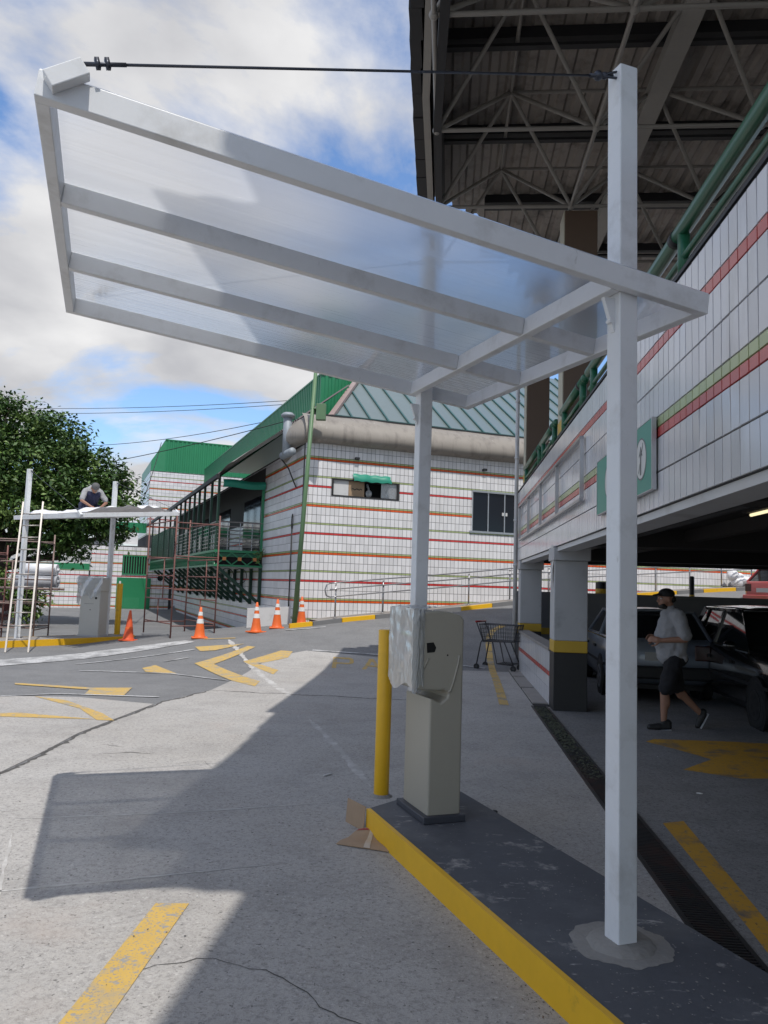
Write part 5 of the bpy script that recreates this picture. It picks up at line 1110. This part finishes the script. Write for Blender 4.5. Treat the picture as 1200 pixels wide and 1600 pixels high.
# ================================================================== CARS
def car(label, paint_, M, L=4.2, W=1.68, H=1.42, hatch=True, cat='car', name='parked_car'):
    """local x from the tail (0) to the nose (L), y left positive"""
    r = thing(name, label, cat); w = W / 2
    zt = lambda x: .98 - .10 * max(0, (x - L * .68) / (L * .32)) ** 1.5 - (.0 if hatch else 0)
    st = [(0.0, .80, .38), (.06, .93, .30), (.25, .98, .25), (.8, 1., .22), (1.6, 1., .2), (2.4, 1., .2), (L - .9, .99, .22), (L - .35, .93, .25), (L - .08, .82, .32), (L, .70, .40)]
    bm = MB(); rings = []
    for x, k, zb in st:
        hw = w * k; t = zt(x) - (.04 if x in (0.0, L) else 0)
        half = [(hw * .80, zb), (hw * .97, zb + .10), (hw, .50), (hw * .985, .70), (hw * .955, t - .05), (hw * .87, t)]
        rings.append([(x, y, z) for y, z in half] + [(x, -y, z) for y, z in half[::-1]])
    n = 12; vs = [p for q in rings for p in q]; fs = [(i * n + j, (i + 1) * n + j, (i + 1) * n + (j + 1) % n, i * n + (j + 1) % n) for i in range(len(st) - 1) for j in range(n)] + [tuple(range(n)), tuple(range((len(st) - 1) * n, len(st) * n))[::-1]]
    bm.add(vs, fs)
    body = bm.build('body', paint_, r, smooth=True, fix=True); md = body.modifiers.new('bevel', 'BEVEL'); md.width = .02; md.segments = 2; md.angle_limit = rad(50)
    # cabin: glass box with painted roof and pillars
    xr0, xr1, xf1, xf0 = (.12, .48, L - 2.05, L - 1.25)
    wb, wr = w * .90, w * .70
    lo = [(xr0, .95), (xf0, .93)]; hi = [(xr1, H - .04), (xf1, H - .04)]
    def cab(t, s_, side): pass
    B_ = [(xr0, wb, .95), (xf0, wb, .92), (xf0, -wb, .92), (xr0, -wb, .95)]; T = [(xr1, wr, H - .05), (xf1, wr, H - .05), (xf1, -wr, H - .05), (xr1, -wr, H - .05)]
    m = MB(); m.add(B_ + T, [(0, 1, 5, 4), (1, 2, 6, 5), (2, 3, 7, 6), (3, 0, 4, 7), (4, 5, 6, 7)]); m.build('glazing', 'car_glass', r, fix=True)
    m = MB(); m.grid(lambda a, b_: (xr1 - .05 + (xf1 - xr1 + .12) * a, (wr + .01) * (2 * b_ - 1), H - .055 + .055 * (1 - (2 * b_ - 1) ** 2) * sin(pi * min(1, .12 + a * .9)) ** .5 + .002), 12, 8); rf = m.build('roof', paint_, r, smooth=True); md = rf.modifiers.new('s', 'SOLIDIFY'); md.thickness = .03; md.offset = 1
    for s_ in (-1, 1):
        for (p, q, ww) in (((xr0, s_ * wb, .94), (xr1, s_ * wr, H - .04), .09), ((xf0, s_ * wb, .93), (xf1, s_ * wr, H - .04), .06), ((xr1 + .95, s_ * (wb + .004), .95), (xr1 + .98, s_ * (wr + .004), H - .04), .07), ((xr1 + .12, s_ * (wb + .003), .95), (xr1 + .22, s_ * (wr + .003), H - .04), .05), ((xr1 - .02, s_ * (wr + .003), H - .045), (xf1, s_ * (wr + .003), H - .045), .05)):
            m = MB(); m.beam(p, q, ww, .035, upv=(0, 1, .2)); m.build('pillar', paint_, r)
    for s_ in (-1, 1):
        m = MB(); m.beam((xr0 + .1, s_ * (wb + .03), .945), (xf0, s_ * (wb + .03), .93), .02, .025, upv=(0, 1, 0)); m.build('belt_trim', 'chrome', r)
        for x in (1.35, 2.35):
            m = MB(); m.box(x, x + .16, s_ * w - .012 if s_ > 0 else -w - .02, s_ * w + .02 if s_ > 0 else -w + .012, .74, .785); m.build('door_handle', 'black_paint', r)
        m = MB(); m.box(.3, L - .4, s_ * w - .006 if s_ > 0 else -w - .01, s_ * w + .01 if s_ > 0 else -w + .006, .52, .56); m.build('side_moulding', 'black_paint', r)
        m = MB(); m.ell((xf0 - .25, s_ * (w + .10), 1.0), (.06, .10, .07), 10, 8); m.build('mirror', paint_, r, smooth=True)
        m = MB(); m.box(-.012, .12, s_ * w * .72 - .12, s_ * w * .72 + .12, .66, .90); m.build('tail_light', 'tail_red', r, bevel=.02)
        m = MB(); m.ell((L - .10, s_ * w * .62, .70), (.10, .17, .08), 10, 8); m.build('headlight', 'lamp_clear', r, smooth=True)
    m = MB(); m.box(-.07, .22, -w * .93, w * .93, .36, .56); m.build('rear_bumper', 'black_paint' if paint_ == 'car_silver' else paint_, r, bevel=.03)
    m = MB(); m.box(L - .22, L + .06, -w * .9, w * .9, .32, .54); m.build('front_bumper', paint_, r, bevel=.04)
    m = MB(); m.box(-.018, .0, -.26, .26, .64, .77); m.build('number_plate', 'plate', r)
    m = MB(); m.box(L * .45, L * .9, -w * .8, w * .8, .15, .22); m.box(.3, L * .4, -w * .8, w * .8, .17, .24); m.build('underbody', 'black_paint', r)
    for x in (.78, L - .82):
        for s_ in (-1, 1):
            m = MB(); m.tube((x, s_ * (w - .02), .30), (x, s_ * (w + .004), .30), .365, 24); m.build('wheel_arch', 'black_paint', r)
            wl = MB(); wl.tube((x, s_ * (w - .20), .30), (x, s_ * (w + .012), .30), .30, 24); wl = wl.build('wheel', 'tyre', r, bevel=.02)
            m = MB(); m.tube((x, s_ * (w + .0), .30), (x, s_ * (w + .018), .30), .19, 20); m.build('rim', 'rim_shaded' if paint_ == 'car_black' else 'rim', wl)
            m = MB()
            for k in range(6):
                a = k * pi / 3 + .3; m.tube((x + .11 * cos(a), s_ * (w + .018), .30 + .11 * sin(a)), (x + .11 * cos(a), s_ * (w + .0195), .30 + .11 * sin(a)), .035, 8)
            m.build('rim_hole', 'black_paint', wl)
    place(r, M); return r
ax = lambda d: frame((0, 0, 0), d)
# silver hatchback seen from behind, nose to the back wall
car('pale silver blue hatchback parked nose-in behind the walking man', 'car_silver', frame((4.42, 12.15, .006), (.14, .99)))
car('black car with chrome belt trim parked at the right edge of the garage', 'car_black', frame((6.15, 13.4, .006), (-.12, -.993)), L=4.3, W=1.76, H=1.52)
p = BF @ V((13.75, -3.0, 0)); zc = gz(p.x + 1, p.y)
car('small red car passing on the ramp beyond the garage back wall', 'car_red', frame((p.x, p.y, zc + .0), (.93, .37)), L=3.9, W=1.62, H=1.42)
car('dark maroon car half hidden behind the scaffold at the left edge', 'car_dark', frame((-12.1, 24.4, gz(-12.1, 24.4)), (-1, .1)), L=4.2)

# ================================================================== PEOPLE
FOLDS = bpy.data.textures.new('folds', 'CLOUDS'); FOLDS.noise_scale = .085; FOLDS.noise_depth = 1
def flesh(name, mt, parent, parts, voxel=.010, smooth=3, M=None):
    """one continuous surface grown over tapered limbs: ('c', p, q, r1, r2) and ('e', centre, radii)"""
    m = MB(M)
    for p in parts:
        if p[0] == 'c': m.cap(p[1], p[2], p[3], p[4] if len(p) > 4 else None, 14)
        else: m.ell(p[1], p[2], 16, 12)
    o = m.build(name, mt, parent, smooth=True)
    r = o.modifiers.new('skin', 'REMESH'); r.mode = 'VOXEL'; r.voxel_size = voxel; r.use_smooth_shade = True
    s_ = o.modifiers.new('soft', 'SMOOTH'); s_.factor = .5; s_.iterations = smooth
    if name in ('polo_shirt', 'shorts', 'shirt', 'navy_front', 'trousers'):
        d_ = o.modifiers.new('folds', 'DISPLACE'); d_.texture = FOLDS; d_.strength = .030; d_.mid_level = .5; d_.texture_coords = 'GLOBAL'
    return o
def hand(wrist, d, palm_n, s_=1., curl=.6, side=1):
    """palm, four unequal curled fingers and a thumb from the side of the palm"""
    w = V(wrist); d = V(d).normalized(); n_ = V(palm_n); n_ = (n_ - d * n_.dot(d)).normalized(); x = d.cross(n_) * side; out = []
    c = w + d * .05 * s_; out.append(('c', w, w + d * .045 * s_, .027 * s_, .030 * s_))
    for k, (off, L) in enumerate(((.030, .075), (.010, .085), (-.010, .080), (-.028, .062))):
        b = w + d * .085 * s_ + x * off * s_; out.append(('c', w + d * .03 * s_ + x * off * .7 * s_, b, .016 * s_, .012 * s_))
        dd = d
        for seg, f in enumerate((.45, .32, .23)):
            dd = (dd + n_ * curl * (.5 + .35 * seg)).normalized(); e = b + dd * L * f * s_; out.append(('c', b, e, (.0105 - .001 * seg) * s_, (.0095 - .001 * seg) * s_)); b = e
    b = w + d * .03 * s_ + x * .03 * s_; dd = (d * .6 + x * .7 + n_ * .3).normalized()
    for L, rr in ((.04, .013), (.032, .011), (.025, .0095)):
        e = b + dd * L * s_; out.append(('c', b, e, rr * s_, rr * .92 * s_)); b = e; dd = (dd + d * .4 + n_ * .25 - x * .25).normalized()
    return out
def head_parts(c, f, u, s_=1.):
    """c: head centre, f: facing, u: up"""
    f = V(f).normalized(); u = V(u); u = (u - f * u.dot(f)).normalized(); r = f.cross(u)
    P = lambda a, b_, c_: V(c) + f * a * s_ + r * b_ * s_ + u * c_ * s_
    out = [('e', P(-.012, 0, .03), (.092 * s_, .085 * s_, .10 * s_)), ('e', P(.03, 0, -.03), (.066 * s_, .062 * s_, .075 * s_)), ('e', P(.052, 0, -.085), (.034 * s_, .04 * s_, .03 * s_))]
    out += [('c', P(.088, 0, .02), P(.108, 0, -.022), .011 * s_, .016 * s_), ('c', P(.080, -.04, .032), P(.080, .04, .032), .013 * s_)]
    out += [('c', P(.088, -.02, -.058), P(.088, .02, -.058), .009 * s_)]
    for k in (-1, 1): out += [('e', P(-.005, k * .086, -.005), (.022 * s_, .010 * s_, .032 * s_))]
    return out, P
# -- the walking man in the garage; forward = -x
man = thing('person', 'man in a black cap, grey polo shirt and dark shorts walking left through the garage', 'person', (3.72, 9.85, 0))
B0 = V((3.72, 9.85, 0)); Q = lambda f, s_, z: B0 + V((-f, s_ * -1.0, z))     # f forward, s to his left (towards the camera = +s)
Q = lambda f, s_, z: B0 + V((-f, -s_, z))
hd, HPt = head_parts(Q(.09, 0, 1.62), (-1, -.12, -.02), (0, 0, 1))
sh = []
parts = hd + [('c', Q(.02, 0, 1.42), Q(.06, 0, 1.58), .062, .058), ('c', Q(.02, 0, 1.05), Q(.0, 0, 1.36), .15, .15), ('e', Q(0, 0, .93), (.15, .16, .12))]
# legs
parts += [('c', Q(.02, .09, .90), Q(.14, .09, .50), .092, .062), ('c', Q(.14, .09, .50), Q(.155, .09, .12), .060, .036), ('e', Q(.13, .09, .36), (.056, .054, .11))]
parts += [('c', Q(.0, -.09, .90), Q(-.07, -.10, .50), .092, .062), ('c', Q(-.07, -.10, .50), Q(-.38, -.11, .20), .058, .036), ('e', Q(-.15, -.105, .42), (.07, .054, .06))]
# arms
parts += [('c', Q(0, .20, 1.42), Q(-.06, .25, 1.14), .054, .044), ('c', Q(-.06, .25, 1.14), Q(.20, .15, 1.11), .043, .029)]
parts += [('c', Q(0, -.20, 1.42), Q(-.03, -.25, 1.15), .054, .044), ('c', Q(-.03, -.25, 1.15), Q(.19, -.06, 1.13), .043, .029)]
parts += hand(Q(.20, .15, 1.11), V((-1, .35, .12)), (.1, .9, -.3), 1.05, .5, 1) + hand(Q(.19, -.06, 1.13), V((-1, -.2, .1)), (0, -.9, -.3), 1.05, .5, -1)
flesh('body', 'skin', man, parts, .008, 3)
flesh('polo_shirt', 'shirt_grey', man, [('c', Q(.03, 0, .95), Q(.055, 0, 1.12), .178, .19), ('c', Q(.055, 0, 1.12), Q(.0, 0, 1.36), .19, .165), ('c', Q(0, -.15, 1.42), Q(0, .15, 1.42), .095), ('c', Q(.03, 0, 1.44), Q(.04, 0, 1.495), .085, .072), ('c', Q(.0, .19, 1.43), Q(-.055, .25, 1.20), .082, .085), ('c', Q(0, -.19, 1.43), Q(-.03, -.25, 1.20), .082, .085), ('c', Q(.10, -.09, .915), Q(.10, .09, .915), .062), ('c', Q(-.08, -.10, .905), Q(-.08, .10, .905), .075), ('c', Q(.0, -.12, .905), Q(.0, .12, .905), .07), ('c', Q(.13, 0, 1.0), Q(.12, 0, 1.12), .075), ('c', Q(-.02, .10, .96), Q(-.05, .1, 1.2), .10, .11), ('c', Q(-.02, -.10, .96), Q(-.05, -.1, 1.2), .10, .11)], .010, 3)
flesh('shorts', 'shorts_dark', man, [('e', Q(-.01, 0, .88), (.168, .185, .11)), ('c', Q(.02, .09, .86), Q(.12, .095, .52), .115, .098), ('c', Q(0, -.09, .86), Q(-.085, -.10, .53), .115, .098)], .010, 3)
flesh('cap', 'cap_black', man, [('e', HPt(-.012, 0, .07), (.102, .095, .075)), ('c', HPt(.07, -.035, .068), HPt(.155, -.03, .052), .014, .010), ('c', HPt(.07, .035, .068), HPt(.155, .03, .052), .014, .010), ('c', HPt(.07, 0, .070), HPt(.165, 0, .052), .016, .010)], .006, 2)
flesh('hair', 'hair', man, [('c', HPt(-.07, -.05, 0), HPt(-.07, .05, 0), .04), ('c', HPt(.055, -.035, -.085), HPt(.055, .035, -.085), .036), ('e', HPt(.02, 0, -.095), (.05, .055, .03))], .006, 2)
m = MB()
for k in (-1, 1): m.ell(HPt(.079, k * .032, .014), .012, 8, 6)
m.build('eyes', 'eye_white', man, smooth=True)
m = MB(); m.tube(HPt(.0, .097, -.0), HPt(.0, .102, -.0), .02, 10); m.build('ear_bud', 'plain_white', man)
for (h, t, s_, nm) in ((Q(.10, .09, .05), Q(.33, .09, .035), .09, 'shoe'), (Q(-.42, -.11, .17), Q(-.35, -.11, .035), -.11, 'shoe')):
    d = (V(t) - V(h)).normalized(); sh_ = flesh('shoe', 'shoe_black', man, [('c', h, t, .048, .036), ('c', V(h) + V((0, 0, .04)), V(h) + d * .05 + V((0, 0, .06)) if s_ > 0 else V(h) + V((-.03, 0, .03)), .046, .04), ('c', V(h).lerp(V(t), .5), t, .047, .034)], .008, 2)
    m = MB(); up_ = V((0, 0, 1)) if s_ > 0 else V((-1, 0, 0)); off = -up_ * .042
    m.beam(V(h) - d * .03 + off, V(t) + d * .03 + off, .085, .018, upv=up_); m.build('sole', 'sole_white', sh_, bevel=.006)
# -- worker kneeling on the far canopy, bent forward over his hands
W0 = (I2 @ CF2) @ V((-.62, .95, .13))
wk = thing('person', 'worker in grey shirt and dark trousers kneeling bent over on the far canopy', 'person', W0)
wf = V((.62, -.78, 0)).normalized(); ws = V((-wf.y, wf.x, 0))
S = lambda f, s_, z: W0 + wf * f + ws * s_ + V((0, 0, z))
hd, HW = head_parts(S(.42, -.02, .60), wf * .55 + V((0, 0, -.83)), wf * .83 + V((0, 0, .55)))
parts = hd + [('c', S(.30, 0, .58), S(.38, 0, .60), .06, .055), ('c', S(-.08, 0, .26), S(.22, 0, .52), .14, .15)]
parts += [('c', S(.20, .20, .54), S(.26, .34, .28), .052, .042), ('c', S(.26, .34, .28), S(.48, .14, .13), .041, .028)] + hand(S(.48, .14, .13), wf * .8 - ws * .5 + V((0, 0, -.2)), (0, 0, -1), 1.05, .35, -1)
parts += [('c', S(.22, -.20, .54), S(.34, -.30, .28), .052, .042), ('c', S(.34, -.30, .28), S(.52, -.10, .12), .041, .028)] + hand(S(.52, -.10, .12), wf * .8 + ws * .3 + V((0, 0, -.2)), (0, 0, -1), 1.05, .35, 1)
flesh('body', 'skin_brown', wk, parts, .010, 3)
flesh('shirt', 'shirt_grey', wk, [('c', S(-.10, 0, .28), S(.05, 0, .44), .165, .17), ('c', S(.05, 0, .44), S(.22, 0, .54), .17, .165), ('c', S(.22, -.15, .54), S(.22, .15, .54), .095), ('c', S(.21, .18, .54), S(.255, .31, .34), .08, .07), ('c', S(.22, -.18, .54), S(.32, -.28, .34), .08, .07)], .012, 3)
flesh('navy_front', 'navy_cloth', wk, [('c', S(.02, -.08, .26), S(.26, -.07, .46), .12, .115), ('c', S(.02, .08, .26), S(.26, .07, .46), .12, .115), ('c', S(.12, 0, .24), S(.30, 0, .42), .12, .10)], .012, 3)  # navy layer over the front of the shirt
flesh('trousers', 'navy_cloth', wk, [('e', S(-.16, 0, .24), (.17, .19, .16)), ('c', S(-.12, .12, .20), S(.26, .18, .09), .11, .085), ('c', S(-.12, -.12, .20), S(.28, -.20, .09), .11, .085), ('c', S(.26, .18, .075), S(-.16, .20, .07), .07, .055), ('c', S(.28, -.20, .075), S(-.14, -.20, .07), .07, .055)], .012, 3)
flesh('shoe', 'shoe_black', wk, [('c', S(-.18, .20, .06), S(-.32, .2, .05), .05, .04)], .010, 2); flesh('shoe', 'shoe_black', wk, [('c', S(-.16, -.20, .06), S(-.30, -.2, .05), .05, .04)], .010, 2)
flesh('cap', 'cap_grey', wk, [('e', HW(-.012, 0, .07), (.102, .10, .095)), ('c', HW(.07, -.03, .062), HW(.14, -.02, .05), .015, .010), ('c', HW(.07, .03, .062), HW(.14, .02, .05), .015, .010)], .008, 2)
m = MB(); m.grid(lambda a, b_: tuple(S(.40 + .32 * a, -.16 + .34 * b_, .085 + .04 * noise.noise(V((a * 4, b_ * 4, 2))))), 10, 10)
o = m.build('wiping_cloth', 'white_plastic', smooth=True, org=S(.5, 0, .08)); tag(o, 'small white sheet under the hands of the kneeling worker', 'cloth')
# ================================================================== TREES AND SHRUBS
def foliage(name, parent, clumps, n, size, seed, mats=('leaf_a', 'leaf_b', 'leaf_c')):
    rnd = random.Random(seed); vs = []; fs = []; ms = []
    tot = sum(c[1][0] * c[1][1] + c[1][2] * c[1][0] for c in clumps)
    for c, r in clumps:
        k = int(n * (r[0] * r[1] + r[2] * r[0]) / tot); c = V(c)
        # sub-clumps (twigs) spread through and over the clump, leaves gathered around them
        nt_ = max(4, k // 34); base = rnd.choice((0, 0, 1, 2))
        for _ in range(nt_):
            d = V((rnd.gauss(0, 1), rnd.gauss(0, 1), rnd.gauss(0, 1))).normalized(); rad_ = rnd.random() ** .35 * rnd.uniform(.85, 1.12)
            tw = c + V((d.x * r[0], d.y * r[1], d.z * r[2])) * rad_; mi = base if rnd.random() < .6 else rnd.randrange(3); tr = rnd.uniform(.18, .42) * (size / .17) ** .5
            for _ in range(34):
                p = tw + V((rnd.gauss(0, tr * .6), rnd.gauss(0, tr * .6), rnd.gauss(0, tr * .42))); a = (d * .6 + V((rnd.gauss(0, 1), rnd.gauss(0, 1), rnd.gauss(0, .6) - .2))).normalized(); nrm = V((rnd.gauss(0, .8), rnd.gauss(0, .8), 1)).normalized(); b_ = a.cross(nrm).normalized()
                L = size * rnd.uniform(.6, 1.25); w = L * .27; o = len(vs)
                vs += [p, p + a * L * .45 + b_ * w, p + a * L - V((0, 0, L * .15)), p + a * L * .45 - b_ * w]; fs.append((o, o + 1, o + 2, o + 3)); ms.append(mi if rnd.random() < .8 else rnd.randrange(3))
    m = MB(); m.v = vs; m.f = fs; m.m = ms
    return m.build(name, list(mats), parent)
def limb(m, p, q, r1, r2, rnd, k=5, wob=.12):
    p, q = V(p), V(q); L = (q - p).length; pts = [p.lerp(q, i / k) + (V((rnd.gauss(0, 1), rnd.gauss(0, 1), rnd.gauss(0, .6))) * wob * L * .25 if 0 < i < k else V()) for i in range(k + 1)]
    m.path(pts, [r1 + (r2 - r1) * i / k for i in range(k + 1)], 8); return pts
tb = V((-15.6, 31, gz(-15.6, 31)))
tree = thing('tree', 'large leafy green tree spreading behind the far canopy at left', 'tree', tb)
rnd = random.Random(5)
CL = [((-15.3, 31, 6.6), (2.9, 2.6, 2.0)), ((-17.8, 31.5, 6.2), (2.8, 2.6, 2.3)), ((-13.0, 30.6, 5.6), (2.3, 2.1, 1.6)), ((-11.6, 30.5, 4.5), (1.6, 1.7, 1.2)), ((-11.3, 31.2, 5.6), (1.05, 1.3, .75)), ((-14.2, 29.6, 4.6), (2.2, 1.8, 1.3)), ((-16.5, 29.4, 4.4), (2.4, 1.8, 1.4)),
      ((-18.8, 29.8, 4.2), (2.2, 2, 1.8)), ((-12.9, 30.4, 3.5), (1.3, 1.4, .8)), ((-12.3, 30.6, 2.9), (.7, .8, .55)), ((-13.8, 30.3, 3.1), (.9, .9, .6)), ((-12.2, 30.4, 4.9), (1.6, 1.5, 1.1)), ((-14.3, 32, 7.6), (1.7, 1.6, .9)), ((-17.2, 31, 8.0), (1.8, 1.6, .9)), ((-19.5, 31, 7.2), (1.8, 1.8, 1.2)), ((-15.7, 30.5, 8.5), (.9, .9, .5)), ((-12.6, 31, 6.6), (.9, .9, .55)), ((-10.9, 30.8, 3.6), (.7, .9, .6))]
foliage('crown', tree, CL, 80000, .19, 8)
m = MB(); trunk = limb(m, tb, tb + V((.3, .1, 3.2)), .34, .24, rnd, 6, .08)
for c, r in CL:
    s_ = trunk[rnd.choice((3, 4, 5, 6))]; mid = limb(m, s_, V(c) - V((0, 0, r[2] * .3)), .13, .05, rnd, 5, .15)
    for _ in range(4): limb(m, mid[rnd.choice((3, 4, 5))], V(c) + V((rnd.uniform(-1, 1) * r[0] * .8, rnd.uniform(-1, 1) * r[1] * .8, rnd.uniform(-.6, 1) * r[2] * .8)), .04, .012, rnd, 4, .2)
m.build('trunk', 'bark', tree, smooth=True)
for (x, y, h, w), lab in (((-13.2, 28.2, 1.5, .8), 'light green shrub behind the ladder and left canopy post'), ((-14.6, 28.5, 1.9, 1.1), 'shrub with yellowish leaves behind the left scaffold'), ((-16.2, 29, 2.4, 1.3), 'tall dark shrub at the left edge below the tree')):
    z0 = gz(x, y); r = thing('shrub', lab, 'shrub', (x, y, z0)); foliage('foliage', r, [((x, y, z0 + h * .6), (w, w * .8, h * .5)), ((x + .4, y, z0 + h * .9), (w * .6, w * .6, h * .35))], 2600, .16, int(-x * 10), ('leaf_b', 'leaf_a', 'leaf_b'))
    m = MB(); rr = random.Random(3)
    for _ in range(5): limb(m, (x, y, z0), (x + rr.uniform(-1, 1) * w * .6, y + rr.uniform(-.5, .5), z0 + h * .9), .03, .01, rr)
    m.build('stems', 'bark', r)
# ================================================================== BACK OF THE YARD (building frame, b about 30)
yb = 30.
YF = BF @ T_((0, yb, 0))
tw = thing('corner_tower', 'square white tiled tower with green corrugated top behind the green monitor roof', 'tower', BF @ V((1, 34, 0)))
TF = BF @ T_((-1.40, 34, 0))
m = MB(TF); m.box(0, 8, .012, 8, -.5, 9.05); m.build('tower_wall', 'grout', tw)
o = tiled(TF, 0, 8, 4.6, 9.0, pitch=PT * 2).build('wall_tile', WALL_M, tw); o['kind'] = 'stuff'
o = tiled(TF @ RZ(-pi / 2), -8, 0, 4.6, 9.0, pitch=PT * 2).build('wall_tile', WALL_M, tw); o['kind'] = 'stuff'
T2F = TF @ T_((.9, 0, 0))
corr(T2F, 0, 7.2, lambda x: 9.05, lambda x: 11.25, .3).build('green_cladding', 'green_sheet', tw)
m = MB(TF); m.add([(0, .05, 9.05), (.9, 0, 9.05), (.9, 0, 11.25), (0, .05, 9.75)], [(0, 1, 2, 3)]); m.add([(0, 8, 9.05), (0, .05, 9.05), (0, .05, 9.75), (0, 8, 9.75)], [(0, 1, 2, 3)]); m.add([(0, .05, 9.75), (.9, 0, 11.25), (.9, 8, 11.25), (0, 8, 9.75)], [(0, 1, 2, 3)]); m.build('sloped_side', 'green_light', tw)
m = MB(TF); m.box(.88, 8.1, -.05, 8, 11.25, 11.32); m.build('tower_roof', 'green_light', tw)
yd = thing('yard_wall', 'low white tiled cross wall with red stripes closing the yard at left', 'wall', YF @ V((-5, 0, 0)))
m = MB(YF); m.box(-4.9, .25, .012, .3, -.4, 3.66); m.box(-16, -4.9, .012, .3, -.4, 2.06); m.build('wall_body', 'grout', yd)
o = tiled(YF, -4.9, 0, -.3, 3.6, [(-3.33, -1.31, -.4, 1.67), (-3.05, -1.55, 1.88, 3.06)], pitch=PT * 2).build('wall_tile', WALL_M, yd); o['kind'] = 'stuff'
o = tiled(YF, -16, -4.95, -.3, 2.04, pitch=PT * 2).build('wall_tile', WALL_M, yd); o['kind'] = 'stuff'
m = MB(YF); m.box(-3.33, -1.31, -.05, .0, -.3, 1.67); d = m.build('door', 'green_sheet', yd, label='wide plain green metal door')
m = MB(YF); m.box(-3.05, -1.95, -.056, -.051, -.2, .45); m.build('door_panel', 'green_light', d)
m = MB(YF); m.box(-3.2, -3.08, -.056, -.052, 1.25, 1.45); m.build('notice', 'sign_white', d)
m = MB(YF); m.box(-3.05, -1.55, -.01, .005, 1.88, 3.06); m.build('vent_back', 'black_void', yd)
m = MB(YF)
for i in range(10): m.box(-3.03 + i * .155, -3.03 + i * .155 + .06, -.06, -.02, 1.92, 3.02)
m.box(-3.07, -1.53, -.06, -.02, 3.0, 3.08); m.box(-3.07, -1.53, -.06, -.02, 1.86, 1.93); m.build('vent_slats', 'green_light', yd)
m = MB(YF); m.tube((-.75, -.02, 1.70), (-.75, .0, 1.70), .18, 16); m.build('round_vent', 'black_void', yd)
fc = thing('slat_fence', 'white slatted fence with green base strip above the tiled yard wall', 'fence', YF @ V((-9, 0, 2.1)))
m = MB(YF); m.box(-16, -4.95, .05, .12, 2.07, 2.45); m.build('base_strip', 'green_light', fc)
m = MB(YF); x = -15.9
while x < -5: m.box(x, x + .13, .08, .10, 2.45, 3.72); x += .16
o = m.build('slat', 'white_slat', fc); o['kind'] = 'stuff'
for x in (-14.4, -12.2, -10, -7.8, -6.3, -4.95):
    m = MB(YF); m.box(x - .04, x + .04, .03, .12, 2.45, 3.95 if x == -6.3 else 3.75); m.build('fence_post', 'grey_paint', fc)
m = MB(YF); m.tube((-16, .0, 2.75), (-4.9, .0, 2.75), .02, 6); m.tube((-16, .0, 3.35), (-4.9, .0, 3.35), .02, 6); m.build('fence_rail', 'rail_steel', fc)
lb = thing('low_building', 'low pale building with green roof edge and dark windows beyond the fence', 'building', YF @ V((-8, 6, 0)))
m = MB(YF); m.box(-14, -3.5, 5, 9, -.3, 4.2); m.build('wall', 'plain_white', lb); 
m = MB(YF); m.box(-14.2, -3.3, 4.7, 9, 4.2, 4.3); m.build('ceiling_edge', 'white_slat', lb)
corr(YF @ T_((-14.2, 4.7, 0)), 0, 13.5, lambda x: 4.75, lambda x: 5.45, .3).build('roof_edge', 'green_sheet', lb)
m = MB(YF); m.box(-14.2, -3.3, 4.75, 9, 5.40, 5.46); m.build('roof_top', 'green_light', lb)
for x in (-12.4, -9.4, -8.2, -6.9):
    m = MB(YF); m.box(x, x + 1.0, 4.95, 4.99, 3.55, 4.15); m.build('window', 'dark_glass', lb)
# ================================================================== OVERHEAD WIRES
for p, q, sag, lab in (((-42, 66, 16.3), (6, 36, 11.6), .9, 'upper of the pair of thin wires crossing the sky at left'), ((-42, 66, 15.9), (6, 36, 11.55), 1.0, 'lower of the pair of thin wires crossing the sky at left'), ((-22, 52, 10.5), (3.2, 29, 10.2), .8, 'single thin wire crossing the sky above the green tower'), ((-24, 44, 6.9), (1.5, 26.6, 9.0), .6, 'thin wire running to the green monitor roof'), ((-12.0, 40.5, 8.9), (-9.5, 30, 4.6), .15, 'thin wire dropping beside the tree to the yard')):
    p, q = V(p), V(q); m = MB(); m.path([p.lerp(q, i / 16) - V((0, 0, 4 * sag * (i / 16) * (1 - i / 16))) for i in range(17)], .018, 5); o = m.build('overhead_wire', 'wire_black', smooth=True, org=p); tag(o, lab, 'wire', 'overhead wires')
